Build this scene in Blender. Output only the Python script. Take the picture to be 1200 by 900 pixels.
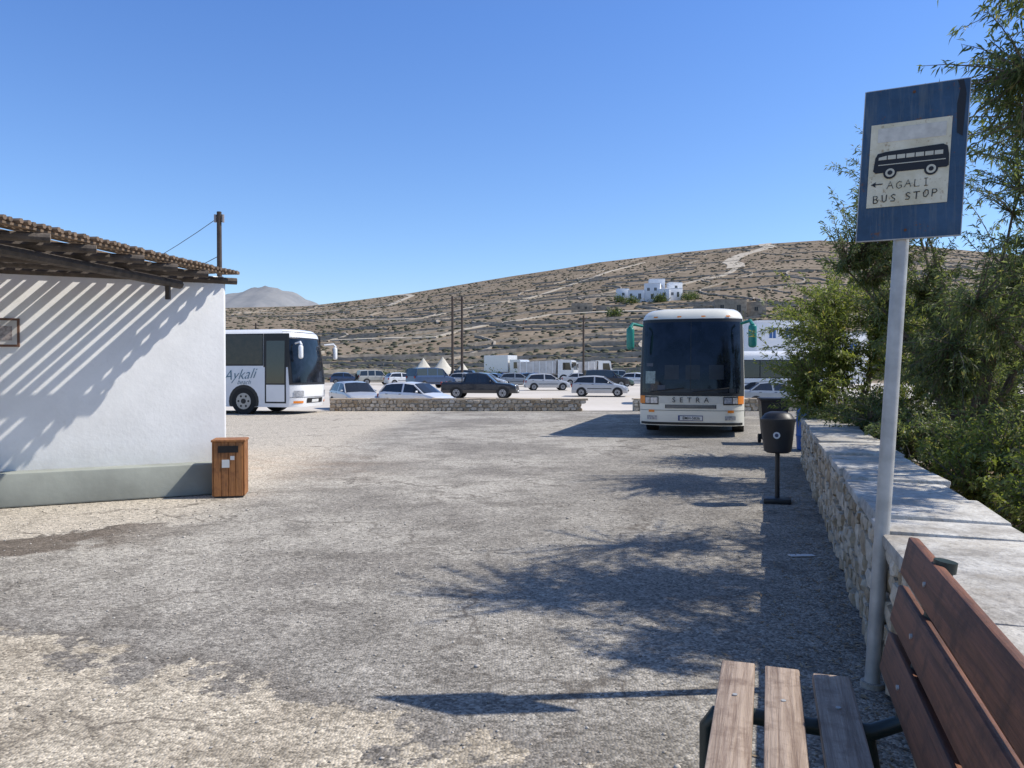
import bpy, bmesh, math, random
import numpy as np
from mathutils import Vector, Matrix, noise as mnoise
random.seed(7)
rng = np.random.default_rng(7)
scene = bpy.context.scene
for o in list(bpy.data.objects): bpy.data.objects.remove(o)
COL = scene.collection
R = math.radians
# ------------------------------------------------------------------ node helpers
def N(nt, t, ins=None, **props):
    nd = nt.nodes.new(t)
    for k, v in props.items(): setattr(nd, k, v)
    for k, v in (ins or {}).items():
        s = nd.inputs[k]
        if isinstance(v, bpy.types.NodeSocket): nt.links.new(v, s)
        else:
            if isinstance(v, tuple) and len(v) == 3 and s.type == 'RGBA': v = v + (1,)
            s.default_value = v
    return nd
def mix(nt, f, a, b, bt='MIX'):
    nd = N(nt, 'ShaderNodeMix', data_type='RGBA', blend_type=bt)
    for i, v in ((0, f), (6, a), (7, b)):
        s = nd.inputs[i]
        if isinstance(v, bpy.types.NodeSocket): nt.links.new(v, s)
        else: s.default_value = (v + (1,) if isinstance(v, tuple) and len(v) == 3 else v)
    return nd.outputs[2]
def ramp(nt, f, els, interp='LINEAR'):
    nd = N(nt, 'ShaderNodeValToRGB'); cr = nd.color_ramp; cr.interpolation = interp
    while len(cr.elements) < len(els): cr.elements.new(0.5)
    for e, (p, c) in zip(cr.elements, els):
        e.position = p
        e.color = (c, c, c, 1) if not isinstance(c, tuple) else c + (1,)
    nt.links.new(f, nd.inputs[0]); return nd.outputs[0]
def mth(nt, op, a, b=0.0, c=None, clamp=False):
    nd = N(nt, 'ShaderNodeMath', operation=op, use_clamp=clamp)
    for i, v in enumerate((a, b) if c is None else (a, b, c)):
        if isinstance(v, bpy.types.NodeSocket): nt.links.new(v, nd.inputs[i])
        else: nd.inputs[i].default_value = v
    return nd.outputs[0]
def newmat(name):
    m = bpy.data.materials.new(name); m.use_nodes = True; nt = m.node_tree
    b = nt.nodes['Principled BSDF']; return m, nt, b
def noise(nt, vec, scale, detail=4, rough=.55, dist=0):
    return N(nt, 'ShaderNodeTexNoise', {'Vector': vec, 'Scale': scale, 'Detail': detail, 'Roughness': rough, 'Distortion': dist}).outputs[0]
def pos(nt): return N(nt, 'ShaderNodeTexCoord').outputs['Object']
def bump(nt, b, h, strength, dist=.01):
    bn = N(nt, 'ShaderNodeBump', {'Height': h, 'Strength': strength, 'Distance': dist})
    nt.links.new(bn.outputs[0], b.inputs['Normal'])
_mc = {}
def pmat(name, col, rough=.6, metal=0, var=.15, scale=6, bmp=0, col2=None, coat=0):
    if name in _mc: return _mc[name]
    m, nt, b = newmat(name); p = pos(nt)
    f = noise(nt, p, scale, 3)
    f2 = ramp(nt, f, [(.3, 0.0), (.7, 1.0)])
    c2 = col2 or tuple(c * (1 - var) for c in col)
    nt.links.new(mix(nt, f2, c2, col), b.inputs['Base Color'])
    b.inputs['Roughness'].default_value = rough; b.inputs['Metallic'].default_value = metal
    b.inputs['Coat Weight'].default_value = coat
    if bmp: bump(nt, b, noise(nt, p, scale * 6, 3), bmp)
    _mc[name] = m; return m
def isl_mat(name, cols, rough=.9, nscale=12, bmp=.5):
    m, nt, b = newmat(name); p = pos(nt)
    g = N(nt, 'ShaderNodeNewGeometry').outputs['Random Per Island']
    c = ramp(nt, g, [(i / (len(cols) - 1), x) for i, x in enumerate(cols)])
    n1 = ramp(nt, noise(nt, p, nscale, 4), [(.3, .62), (.7, 1.12)])
    nt.links.new(mix(nt, 1.0, c, n1, 'MULTIPLY'), b.inputs['Base Color'])
    b.inputs['Roughness'].default_value = rough
    if bmp: bump(nt, b, noise(nt, p, nscale * 4, 4), bmp, .02)
    return m
# ------------------------------------------------------------------ mesh builder
class MB:
    def __init__(s, M=None): s.v = []; s.f = []; s.m = []; s.sm = []; s.mats = []; s.M = M
    def mi(s, mat):
        if mat not in s.mats: s.mats.append(mat)
        return s.mats.index(mat)
    def add(s, vs, fs, mat, smooth=False, M=None):
        o = len(s.v); T = M
        if s.M is not None: T = s.M @ M if M is not None else s.M
        for p in vs: s.v.append(tuple(T @ Vector(p)) if T is not None else tuple(p))
        k = s.mi(mat)
        for f in fs: s.f.append(tuple(i + o for i in f)); s.m.append(k); s.sm.append(smooth)
    def box(s, c, size, mat, rot=None, bevel=0, seg=1, jit=0):
        bm = bmesh.new(); bmesh.ops.create_cube(bm, size=1)
        for v in bm.verts:
            v.co = Vector((v.co.x * size[0], v.co.y * size[1], v.co.z * size[2]))
            if jit: v.co += Vector((random.uniform(-jit, jit), random.uniform(-jit, jit), random.uniform(-jit, jit)))
        if bevel: bmesh.ops.bevel(bm, geom=list(bm.edges), offset=bevel, segments=seg, profile=.5, affect='EDGES')
        bm.verts.index_update()
        T = Matrix.Translation(c)
        if rot is not None: T = T @ rot.to_4x4()
        s.add([v.co[:] for v in bm.verts], [[v.index for v in f.verts] for f in bm.faces], mat, bevel > 0 and seg > 1, T)
        bm.free()
    def tube(s, pts, rad, mat, n=8, cap=True):
        pts = [Vector(p) for p in pts]; vs = []; fs = []
        if not hasattr(rad, '__len__'): rad = [rad] * len(pts)
        up = None
        for i, p in enumerate(pts):
            d = (pts[min(i + 1, len(pts) - 1)] - pts[max(i - 1, 0)]).normalized()
            if up is None: up = Vector((0, 0, 1)) if abs(d.z) < .9 else Vector((1, 0, 0))
            a = d.cross(up).normalized(); b = a.cross(d).normalized(); up = b
            for k in range(n):
                t = 2 * math.pi * k / n
                vs.append(p + (a * math.cos(t) + b * math.sin(t)) * rad[i])
        for i in range(len(pts) - 1):
            for k in range(n):
                k2 = (k + 1) % n
                fs.append((i * n + k, i * n + k2, (i + 1) * n + k2, (i + 1) * n + k))
        s.add(vs, fs, mat, True)
        if cap:
            s.add(vs[:n], [tuple(range(n))[::-1]], mat); s.add(vs[-n:], [tuple(range(n))], mat)
    def cyl(s, p0, p1, r, mat, n=24, r1=None): s.tube([p0, p1], [r, r if r1 is None else r1], mat, n)
    def surf(s, fn, us, vs_, mat, smooth=True):
        pts = [fn(u, v) for v in vs_ for u in us]; nu = len(us); fs = []
        for j in range(len(vs_) - 1):
            for i in range(nu - 1): fs.append((j * nu + i, j * nu + i + 1, (j + 1) * nu + i + 1, (j + 1) * nu + i))
        s.add(pts, fs, mat, smooth)
    def done(s, name, parent=None, sharp=35):
        me = bpy.data.meshes.new(name); me.from_pydata(s.v, [], s.f)
        for m in s.mats: me.materials.append(m)
        me.polygons.foreach_set('material_index', s.m); me.polygons.foreach_set('use_smooth', s.sm)
        me.update()
        try: me.set_sharp_from_angle(angle=R(sharp))
        except Exception: pass
        o = bpy.data.objects.new(name, me); COL.objects.link(o)
        if parent: o.parent = parent
        return o
def empty(name, loc=(0, 0, 0)):
    e = bpy.data.objects.new(name, None); e.location = loc; COL.objects.link(e); return e
def fastmesh(name, V, F, mats, parent=None, smooth=False, midx=None):
    me = bpy.data.meshes.new(name); V = np.asarray(V, dtype=np.float32); F = np.asarray(F, dtype=np.int32)
    k = F.shape[1]
    me.vertices.add(len(V)); me.vertices.foreach_set('co', V.ravel())
    me.loops.add(F.size); me.loops.foreach_set('vertex_index', F.ravel())
    me.polygons.add(len(F)); me.polygons.foreach_set('loop_start', np.arange(0, F.size, k, dtype=np.int32))
    me.polygons.foreach_set('loop_total', np.full(len(F), k, dtype=np.int32))
    if smooth: me.polygons.foreach_set('use_smooth', np.ones(len(F), dtype=bool))
    for m in mats: me.materials.append(m)
    if midx is not None: me.polygons.foreach_set('material_index', np.asarray(midx, dtype=np.int32))
    me.update(calc_edges=True)
    o = bpy.data.objects.new(name, me); COL.objects.link(o)
    if parent: o.parent = parent
    return o
def text(s, size, M, mat, name, parent, ext=.001, shear=0, off=.005):
    cu = bpy.data.curves.new(name, 'FONT'); cu.body = s; cu.size = size; cu.extrude = ext; cu.shear = shear
    cu.align_x = 'CENTER'; cu.align_y = 'CENTER'; cu.offset = size * off
    t = bpy.data.objects.new('tmp', cu); COL.objects.link(t)
    dg = bpy.context.evaluated_depsgraph_get(); dg.update()
    me = bpy.data.meshes.new_from_object(t.evaluated_get(dg)); bpy.data.objects.remove(t)
    me.materials.clear(); me.materials.append(mat); me.transform(M)
    o = bpy.data.objects.new(name, me); COL.objects.link(o); o.parent = parent; return o

# ------------------------------------------------------------------ camera, sun, sky
cam = bpy.data.cameras.new('camera'); cam.lens = 27.0; cam.sensor_width = 36; cam.clip_end = 12000; cam.clip_start = .05
co = bpy.data.objects.new('camera', cam); COL.objects.link(co)
co.location = (0, 0, 1.6); co.rotation_euler = (R(90 - .955), 0, 0); scene.camera = co
EL = R(50.5); AZ = R(86)
S = Vector((math.cos(EL) * math.sin(AZ), math.cos(EL) * math.cos(AZ), math.sin(EL)))
sl = bpy.data.lights.new('sun', 'SUN'); sl.energy = 5.0; sl.angle = R(.53); sl.color = (1, .945, .85)
so = bpy.data.objects.new('sun', sl); COL.objects.link(so); so.rotation_euler = S.to_track_quat('Z', 'Y').to_euler(); so.location = (20, 0, 30)
w = bpy.data.worlds.new('World'); scene.world = w; w.use_nodes = True; nt = w.node_tree
bg = nt.nodes['Background']
sk = N(nt, 'ShaderNodeTexSky', sky_type='NISHITA'); sk.sun_disc = False; sk.sun_elevation = EL; sk.sun_rotation = AZ
sk.air_density = 1.0; sk.dust_density = .3; sk.ozone_density = 2.5; sk.altitude = 50
sz = N(nt, 'ShaderNodeSeparateXYZ', {0: N(nt, 'ShaderNodeTexCoord').outputs['Generated']}).outputs[2]
tint = ramp(nt, sz, [(0., (1.02, 1.05, 1.14)), (.14, (.86, 1.03, 1.27)), (.42, (.70, .97, 1.40)), (.75, (.95, 1.0, 1.15))])
nt.links.new(mix(nt, 1., sk.outputs[0], tint, 'MULTIPLY'), bg.inputs[0]); bg.inputs[1].default_value = .14
scene.view_settings.view_transform = 'Standard'; scene.view_settings.look = 'None'

# ------------------------------------------------------------------ terrain
SKY = np.array([(-4000, 400), (-800, 392), (0, 366), (265, 359), (360, 357), (420, 350), (480, 342), (540, 332), (600, 322), (660, 313), (700, 306), (760, 299),
       (800, 294), (850, 289), (900, 284), (960, 280), (1050, 284), (1200, 298), (2000, 340), (5000, 400)], float)
TT = (SKY[:, 0] - 600) / 900; EE = (435 - SKY[:, 1]) / 900
R0, R1 = 112., 900.
def gz(X, Y):
    X = np.asarray(X, float); Y = np.asarray(Y, float)
    r = np.hypot(X, Y); Yc = np.maximum(Y, .02 * r + 1e-6)
    t = np.clip(X / Yc, -3.8, 4.8)
    e = np.interp(t, TT, EE)
    front = np.clip((Y / np.maximum(r, 1e-6)) * 1.6, .12, 1)
    zr = e * R1 * np.cos(np.arctan(t)) * front
    s = np.clip((r - R0) / (R1 - R0), 0, 1.0)
    wav = (np.sin(X * .021 + 1.3) * np.cos(Y * .017) * 2.2 + np.sin(X * .05 + Y * .031) * .9) * np.clip(s * 6, 0, 1) * (1 - s)
    z = zr * s ** 1.22 + wav
    z = z * (1 - .35 * np.clip((r - R1) / 2500, 0, 1)) - 6 * np.clip((r - R1) / 60, 0, 1) ** 2 * np.clip(s, 0, 1)
    dep = np.interp(Y, [31.4, 34, 42, 54, 70], [0, -.42, -.36, -.14, 0])
    return z + np.where(r < R0 + 20, dep, 0)
rad = np.concatenate([[0.01], np.arange(1, 30, 2.0), np.arange(30.4, 125, .8), 125 * 1.012 ** np.arange(0, 285)])
ang = np.concatenate([np.linspace(-60, 60, 560), np.linspace(60, 300, 90)[1:-1]]); ang = np.radians(ang)
RR, AA = np.meshgrid(rad, ang, indexing='ij')
X = RR * np.sin(AA); Y = RR * np.cos(AA); Z = gz(X, Y)
V = np.stack([X, Y, Z], -1).reshape(-1, 3); na = len(ang); nr = len(rad)
i, j = np.meshgrid(np.arange(nr - 1), np.arange(na), indexing='ij'); j2 = (j + 1) % na
F = np.stack([i * na + j, i * na + j2, (i + 1) * na + j2, (i + 1) * na + j], -1).reshape(-1, 4)[:, ::-1]
slot = (rad[i].reshape(-1) > 88).astype(int)
def groundmat(name, far):
    m, nt, b = newmat(name); p = pos(nt)
    mid = noise(nt, p, .07, 3, .6); sm = noise(nt, p, .55, 3, .6); fi = noise(nt, p, 3.0, 2, .6)
    sx = N(nt, 'ShaderNodeSeparateXYZ', {0: p})
    grav = mix(nt, ramp(nt, mid, [(.35, 0.), (.65, 1.)]), (.52, .48, .42), (.66, .61, .55))
    grav = mix(nt, mth(nt, 'MULTIPLY', fi, .4), grav, (.40, .35, .29))
    if not far:
        near = mix(nt, sm, (.20, .14, .09), (.33, .25, .17)); near = mix(nt, mth(nt, 'MULTIPLY', fi, .6), near, (.13, .095, .06))
        col = mix(nt, ramp(nt, mth(nt, 'DIVIDE', sx.outputs[1], 60.), [(.50, 0.), (.515, 1.)]), near, grav)
    else:
        rr = N(nt, 'ShaderNodeVectorMath', {0: p}, operation='LENGTH').outputs['Value']; big = noise(nt, p, .012, 4, .6)
        soil = mix(nt, ramp(nt, big, [(.35, 0.), (.65, 1.)]), (.20, .152, .105), (.295, .235, .17))
        soil = mix(nt, ramp(nt, mid, [(.42, 0.), (.62, .6)]), soil, (.155, .123, .083))
        vo = N(nt, 'ShaderNodeTexVoronoi', {'Vector': p, 'Scale': .33, 'Randomness': 1.0}).outputs['Distance']
        scr = mth(nt, 'MULTIPLY', ramp(nt, vo, [(.25, 1.), (.5, 0.)]), ramp(nt, sm, [(.38, 0.), (.55, 1.)]))
        hill = mix(nt, mth(nt, 'MULTIPLY', scr, .65), soil, (.088, .082, .052))
        wz = mth(nt, 'ADD', mth(nt, 'MULTIPLY', sx.outputs[2], .26), mth(nt, 'MULTIPLY', mid, 3.0)); fr = mth(nt, 'FRACT', wz)
        hill = mix(nt, mth(nt, 'MULTIPLY', ramp(nt, fr, [(.0, 0.), (.06, 1.), (.16, 0.)]), ramp(nt, big, [(.40, .0), (.58, .45)])), hill, (.12, .10, .07))
        hill = mix(nt, mth(nt, 'MULTIPLY', ramp(nt, fr, [(.5, 0.), (.55, 1.), (.62, 0.)]), ramp(nt, big, [(.35, .4), (.6, .05)])), hill, (.42, .36, .28))
        hill = mix(nt, mth(nt, 'MULTIPLY', ramp(nt, sm, [(.56, 0.), (.66, 1.)]), .3), hill, (.40, .345, .27))
        dN = mth(nt, 'ADD', rr, mth(nt, 'MULTIPLY', mth(nt, 'SUBTRACT', mid, .5), 30.))
        col = mix(nt, ramp(nt, mth(nt, 'DIVIDE', dN, 260.), [(.41, 0.), (.44, 1.)]), grav, hill)
    nt.links.new(col, b.inputs['Base Color']); b.inputs['Roughness'].default_value = 1; b.inputs['Specular IOR Level'].default_value = .1
    return m
ter = fastmesh('terrain', V, F, [groundmat('gravel_and_soil', False), groundmat('dry_hillside', True)], smooth=True, midx=slot)

prof = [(-2600, 40), (-2150, 190), (-1750, 380), (-1560, 440), (-1430, 472), (-1300, 462), (-1180, 428), (-1080, 375), (-880, 230), (-500, 60)]
M = MB(); mm = pmat('distant_rock', (.27, .27, .27), .95, col2=(.19, .20, .21), scale=.01)
xs = np.linspace(-2600, -500, 90)
hs = np.interp(xs, [q[0] for q in prof], [q[1] for q in prof])
hs = np.array([h + 22 * mnoise.noise((x * .01, 3, 0)) for x, h in zip(xs, hs)])
M.surf(lambda u, v: (xs[u], 4300 + v * 260 + 30 * math.sin(xs[u] * .02 + v), max(0, hs[u] * (1 - abs(v) / 5.0) + 12 * mnoise.noise((xs[u] * .02, v, 1)))), range(90), range(-5, 6), mm)
M.done('distant_mountain')

def drape(B, pts, wdt, hgt, mat):
    vs = []; fs = []
    for k, (x, y) in enumerate(pts):
        a = pts[max(k - 1, 0)]; c = pts[min(k + 1, len(pts) - 1)]
        dx, dy = c[0] - a[0], c[1] - a[1]; l = math.hypot(dx, dy) or 1; nx, ny = -dy / l * wdt / 2, dx / l * wdt / 2
        zz = [float(gz(x + q * nx, y + q * ny)) for q in (-1, 1)]
        z0 = max(zz) + hgt * random.uniform(.6, 1.2) if hgt > .6 else None
        vs += [(x - nx, y - ny, zz[0] - .6), (x - nx, y - ny, z0 or zz[0] + hgt), (x + nx, y + ny, z0 or zz[1] + hgt), (x + nx, y + ny, zz[1] - .6)]
    for k in range(len(pts) - 1):
        for q in range(3): fs.append((k * 4 + q, k * 4 + q + 1, k * 4 + q + 5, k * 4 + q + 4))
    B.add(vs, fs, mat)
wm = pmat('drystone', (.44, .38, .30), .95, col2=(.24, .205, .16), scale=.8)
B = MB(); rs = random.Random(3)
for q in range(190):
    th = R(rs.uniform(-30, 36)); r = 125 + 720 * rs.random() ** 1.1; step = 5; L = rs.uniform(20, 150)
    mode = rs.random() < .6; pts = []; ph = rs.random() * 6
    for k in range(int(L / step)):
        pts.append((r * math.sin(th), r * math.cos(th)))
        if mode: th += step / r; r += 1.8 * math.sin(k * .35 + ph)+1.2*math.cos(ph)
        else: r += step; th += .5 * step / r * math.sin(k * .2 + ph)
        if r > 880: break
    if len(pts) > 3: drape(B, pts, .7, rs.uniform(.62, 1.0), wm)
B.done('hillside_dry_stone_walls')
tm = pmat('track_dust', (.47, .41, .32), .95, scale=.3)
B = MB()
def track(cps, wd):
    pts = []
    for k in range(len(cps) - 1):
        for q in range(14):
            f = q / 14; d = cps[k][1] * (1 - f) + cps[k + 1][1] * f; t = cps[k][0] * (1 - f) + cps[k + 1][0] * f
            t += .004 * math.sin((k + f) * 3.1)
            pts.append((t * d, d))
    drape(B, pts, wd, .45, tm)
track([(.29, 560), (.283, 650), (.305, 740), (.335, 800), (.33, 860)], 13)
track([(-.25, 500), (-.12, 420), (.02, 520), (.10, 640), (.18, 800)], 4)
track([(-.36, 700), (-.16, 640), (-.13, 800), (-.15, 880)], 6)
track([(-.30, 300), (-.10, 260), (.05, 330), (.22, 300)], 2.6)
track([(.12, 420), (.2, 440), (.27, 500), (.29, 560)], 4)
B.done('hillside_dirt_track')
ico = bmesh.new(); bmesh.ops.create_icosphere(ico, subdivisions=1, radius=1); ico.verts.index_update()
IV = np.array([v.co[:] for v in ico.verts]); IF = np.array([[v.index for v in f.verts] for f in ico.faces]); ico.free()
nb = 13000
th = np.radians(rng.uniform(-32, 40, nb)); r = 118 + 760 * rng.random(nb) ** 1.5
bx = r * np.sin(th); by = r * np.cos(th); bz = gz(bx, by); sc = rng.uniform(.2, .75, nb) * (1 + .0012 * r)
VV = IV[None] * (1 + rng.uniform(-.25, .25, (nb, len(IV), 1))) * sc[:, None, None] * np.array([1.25, 1.25, .6])
VV = VV + np.stack([bx, by, bz + .1], -1)[:, None]
FF = IF[None] + (np.arange(nb) * len(IV))[:, None, None]
scm = isl_mat('scrub', [(.06, .065, .038), (.095, .095, .058), (.14, .12, .085)], 1, 2, 0)
fastmesh('hillside_scrub', VV.reshape(-1, 3), FF.reshape(-1, 3), [scm])

# ------------------------------------------------------------------ asphalt
CA, SA = math.cos(R(18.43)), math.sin(R(18.43))
def uv2w(v, u): return (u * SA + v * CA, u * CA - v * SA)
WV = .57; U1 = 14.4
pl = [(-45, -12), uv2w(WV + .1, -12 / .95), uv2w(WV + .1, U1), (9.5, U1 - 1.2), (26, 20), (26, 31.2), (-45, 31.2)]
m, nt, b = newmat('worn_asphalt'); p = pos(nt); s3 = N(nt, 'ShaderNodeSeparateXYZ', {0: p}); sx, sy = s3.outputs[0], s3.outputs[1]
n1 = noise(nt, p, .35, 5, .62); n2 = noise(nt, p, 1.7, 5, .70); n3 = noise(nt, p, 9, 3, .6)
vor = N(nt, 'ShaderNodeTexVoronoi', {'Vector': p, 'Scale': 70.}); vcol = N(nt, 'ShaderNodeSeparateColor', {0: vor.outputs['Color']}).outputs[0]
vor2 = N(nt, 'ShaderNodeTexVoronoi', {'Vector': p, 'Scale': 26.}); v2 = N(nt, 'ShaderNodeSeparateColor', {0: vor2.outputs['Color']}).outputs[0]
base = mix(nt, ramp(nt, n1, [(.40, 0.), (.56, 1.)]), (.245, .224, .195), (.40, .37, .32))
base = mix(nt, ramp(nt, n2, [(.50, 0.), (.60, .55)]), base, (.175, .158, .135))
base = mix(nt, ramp(nt, n3, [(.55, 0.), (.72, .35)]), base, (.46, .42, .35))
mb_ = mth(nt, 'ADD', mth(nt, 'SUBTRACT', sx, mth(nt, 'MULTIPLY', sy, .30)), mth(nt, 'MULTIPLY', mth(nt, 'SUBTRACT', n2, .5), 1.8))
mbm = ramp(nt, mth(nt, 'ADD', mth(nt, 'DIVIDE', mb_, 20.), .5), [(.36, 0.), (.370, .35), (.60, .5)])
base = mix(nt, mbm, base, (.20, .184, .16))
e1 = mth(nt, 'ADD', sy, mth(nt, 'MULTIPLY', sx, .51)); e1 = mth(nt, 'ADD', e1, mth(nt, 'MULTIPLY', mth(nt, 'SUBTRACT', noise(nt, p, 1.3, 6, .74), .5), 3.2))
m1 = ramp(nt, mth(nt, 'DIVIDE', e1, 10.), [(.300, 1.), (.308, 0.)])
tan = mix(nt, ramp(nt, n2, [(.38, 0.), (.62, 1.)]), (.34, .29, .22), (.56, .49, .38))
base = mix(nt, mth(nt, 'MULTIPLY', m1, .88), base, tan)
rim = ramp(nt, mth(nt, 'DIVIDE', e1, 10.), [(.303, 0.), (.31, .55), (.345, 0.)])
base = mix(nt, rim, base, (.15, .13, .11))
q = mth(nt, 'ADD', mth(nt, 'MULTIPLY', mth(nt, 'ADD', sx, 3.86), .445), mth(nt, 'MULTIPLY', mth(nt, 'SUBTRACT', sy, 9.93), -.895))
qn = mth(nt, 'ADD', q, mth(nt, 'MULTIPLY', mth(nt, 'SUBTRACT', noise(nt, p, 1.1, 5, .65), .5), 2.2))
xl = ramp(nt, mth(nt, 'ADD', mth(nt, 'DIVIDE', sx, 10.), 1.), [(.60, 1.), (.70, 0.)])
m2 = mth(nt, 'MULTIPLY', ramp(nt, mth(nt, 'DIVIDE', qn, 10.), [(.175, 1.), (.185, 0.)]), xl)
base = mix(nt, mth(nt, 'MULTIPLY', m2, .9), base, (.50, .445, .365))
dk = mth(nt, 'MULTIPLY', ramp(nt, mth(nt, 'DIVIDE', qn, 10.), [(.180, 0.), (.188, 1.), (.255, 1.), (.27, 0.)]), xl)
base = mix(nt, mth(nt, 'MULTIPLY', dk, .85), base, (.14, .112, .088))
e3 = mth(nt, 'MULTIPLY', ramp(nt, mth(nt, 'ADD', mth(nt, 'DIVIDE', sx, 14.), 1.), [(.55, 1.), (.9, 0.)]), ramp(nt, mth(nt, 'DIVIDE', sy, 30.), [(.34, 0.), (.42, 1.), (.55, 0.)]))
base = mix(nt, mth(nt, 'MULTIPLY', e3, mth(nt, 'MULTIPLY', ramp(nt, n2, [(.35, 0.), (.6, 1.)]), .65)), base, (.38, .255, .165))
base = mix(nt, 1., base, ramp(nt, vcol, [(0., .50), (.5, 1.0), (1., 1.5)]), 'MULTIPLY')
base = mix(nt, .6, base, ramp(nt, v2, [(0., .7), (.6, 1.), (1., 1.25)]), 'MULTIPLY')
pd = N(nt, 'ShaderNodeVectorMath', {0: p, 1: N(nt, 'ShaderNodeTexNoise', {'Vector': p, 'Scale': 2.2, 'Detail': 3.}).outputs['Color']}, operation='ADD').outputs[0]
ck = N(nt, 'ShaderNodeTexVoronoi', {'Vector': pd, 'Scale': .42}, feature='DISTANCE_TO_EDGE').outputs[0]
ckm = mth(nt, 'MULTIPLY', ramp(nt, ck, [(0., 1.), (.014, 0.)]), ramp(nt, n1, [(.45, 0.2), (.55, .8)]))
base = mix(nt, ckm, base, (.10, .085, .07))
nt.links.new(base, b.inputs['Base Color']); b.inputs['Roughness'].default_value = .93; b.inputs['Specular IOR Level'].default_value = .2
bump(nt, b, vor.outputs['Distance'], .6, -.012)
B = MB(); B.add([(x, y, .004) for x, y in pl], [tuple(range(len(pl)))], m); B.done('asphalt_road')

# ------------------------------------------------------------------ rubble walls
TV = [(x, y, z) for x in (-1, 0, 1) for y in (-1, 0, 1) for z in (-1, 0, 1) if (x, y, z) != (0, 0, 0)]
TI = {v: k for k, v in enumerate(TV)}; TF = []
for ax in range(3):
    for sgn in (-1, 1):
        for a in (-1, 0):
            for c in (-1, 0):
                qd = []
                for da, dc in ((0, 0), (1, 0), (1, 1), (0, 1)):
                    v = [0, 0, 0]; v[ax] = sgn; v[(ax + 1) % 3] = a + da; v[(ax + 2) % 3] = c + dc; qd.append(TI[tuple(v)])
                TF.append(tuple(qd if sgn > 0 else qd[::-1]))
def stone(B, c, s, mat, rs, M=None):
    vs = []
    for v in TV:
        k = sum(abs(t) for t in v); f = {1: 1.0, 2: .86, 3: .70}[k]
        vs.append(tuple(c[a] + v[a] * s[a] * f * rs.uniform(.84, 1.12) for a in range(3)))
    B.add(vs, TF, mat, True)
def rubble(B, x, y0, y1, h, mat, rs, axis='y', hmin=.08, hmax=.17, depth=.05):
    z = .0
    while z < h - .03:
        rh = min(rs.uniform(hmin, hmax), h - z); y = y0
        while y < y1:
            wd = rs.uniform(rh * .8, rh * 2.0)
            c = (x, y + wd / 2, z + rh / 2 + rs.uniform(-.025, .025)); s = (depth * rs.uniform(.6, 1.3), wd / 2 * .97, rh / 2 * rs.uniform(.85, 1.1))
            if axis == 'x': c = (c[1], c[0], c[2]); s = (s[1], s[0], s[2])
            stone(B, c, s, mat, rs); y += wd
        z += rh
stm = isl_mat('rubble_stone', [(.36, .26, .155), (.56, .46, .33), (.64, .57, .46), (.46, .35, .225), (.70, .63, .52)], .9, 14, .7)
mort = pmat('wall_mortar', (.52, .45, .35), .95, var=.4, scale=8, bmp=.6)
m, nt, b = newmat('coping_concrete'); p = pos(nt)
c = mix(nt, ramp(nt, noise(nt, p, 4, 5, .75), [(.35, 0.), (.62, 1.)]), (.30, .275, .24), (.60, .575, .52))
c = mix(nt, ramp(nt, noise(nt, p, 30, 3, .7), [(.54, 0.), (.68, .6)]), c, (.2, .18, .15))
c = mix(nt, ramp(nt, noise(nt, p, 1.3, 4, .7), [(.5, 0.), (.65, .5)]), c, (.34, .29, .22))
nt.links.new(c, b.inputs['Base Color']); b.inputs['Roughness'].default_value = .9; bump(nt, b, noise(nt, p, 25, 4), .8, .015); cope = m
MW = Matrix.Rotation(-R(18.43), 4, 'Z')
wall = empty('stone_wall'); rs = random.Random(5)
B = MB(MW); B.box((WV + .34, (U1 - 1.5) / 2, .36), (.58, U1 + 1.5, .72), mort); rubble(B, WV + .03, -1.4, U1 - .1, .73, stm, rs); rubble(B, U1, WV + .05, WV + .62, .73, stm, rs, 'x')
rubble(B, WV + .64, -1.4, U1 - .1, .73, stm, rs, hmin=.14, hmax=.22)
B.done('rubble_face', wall)
B = MB(MW); y = -1.6
while y < U1:
    l = rs.uniform(.45, .85); B.box((WV + .33 + rs.uniform(-.02, .02), y + l / 2, .762 + rs.uniform(-.008, .008)), (.68 + rs.uniform(-.02, .02), l - .018, .075), cope, bevel=.014, seg=2, jit=.012); y += l
B.done('coping', wall)
lcop = pmat('low_coping', (.52, .42, .30), .9, var=.35, scale=2)
def lowwall(x0, x1, yy):
    B = MB(); B.box(((x0 + x1) / 2, yy, .2), (x1 - x0 - .06, .34, .44), mort); rubble(B, yy - .19, x0, x1, .46, stm, rs, 'x', .12, .2); rubble(B, x1 - .02, yy - .18, yy + .18, .46, stm, rs, 'y', .12, .2)
    xx = x0
    while xx < x1:
        l = rs.uniform(.4, .9); B.box((xx + l / 2, yy, .475), (l - .01, .46, .07), lcop, bevel=.01, jit=.016); xx += l
    B.done('low_stone_wall')
lowwall(-7.3, 2.75, 30.9); lowwall(4.85, 14.5, 30.9)

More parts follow.
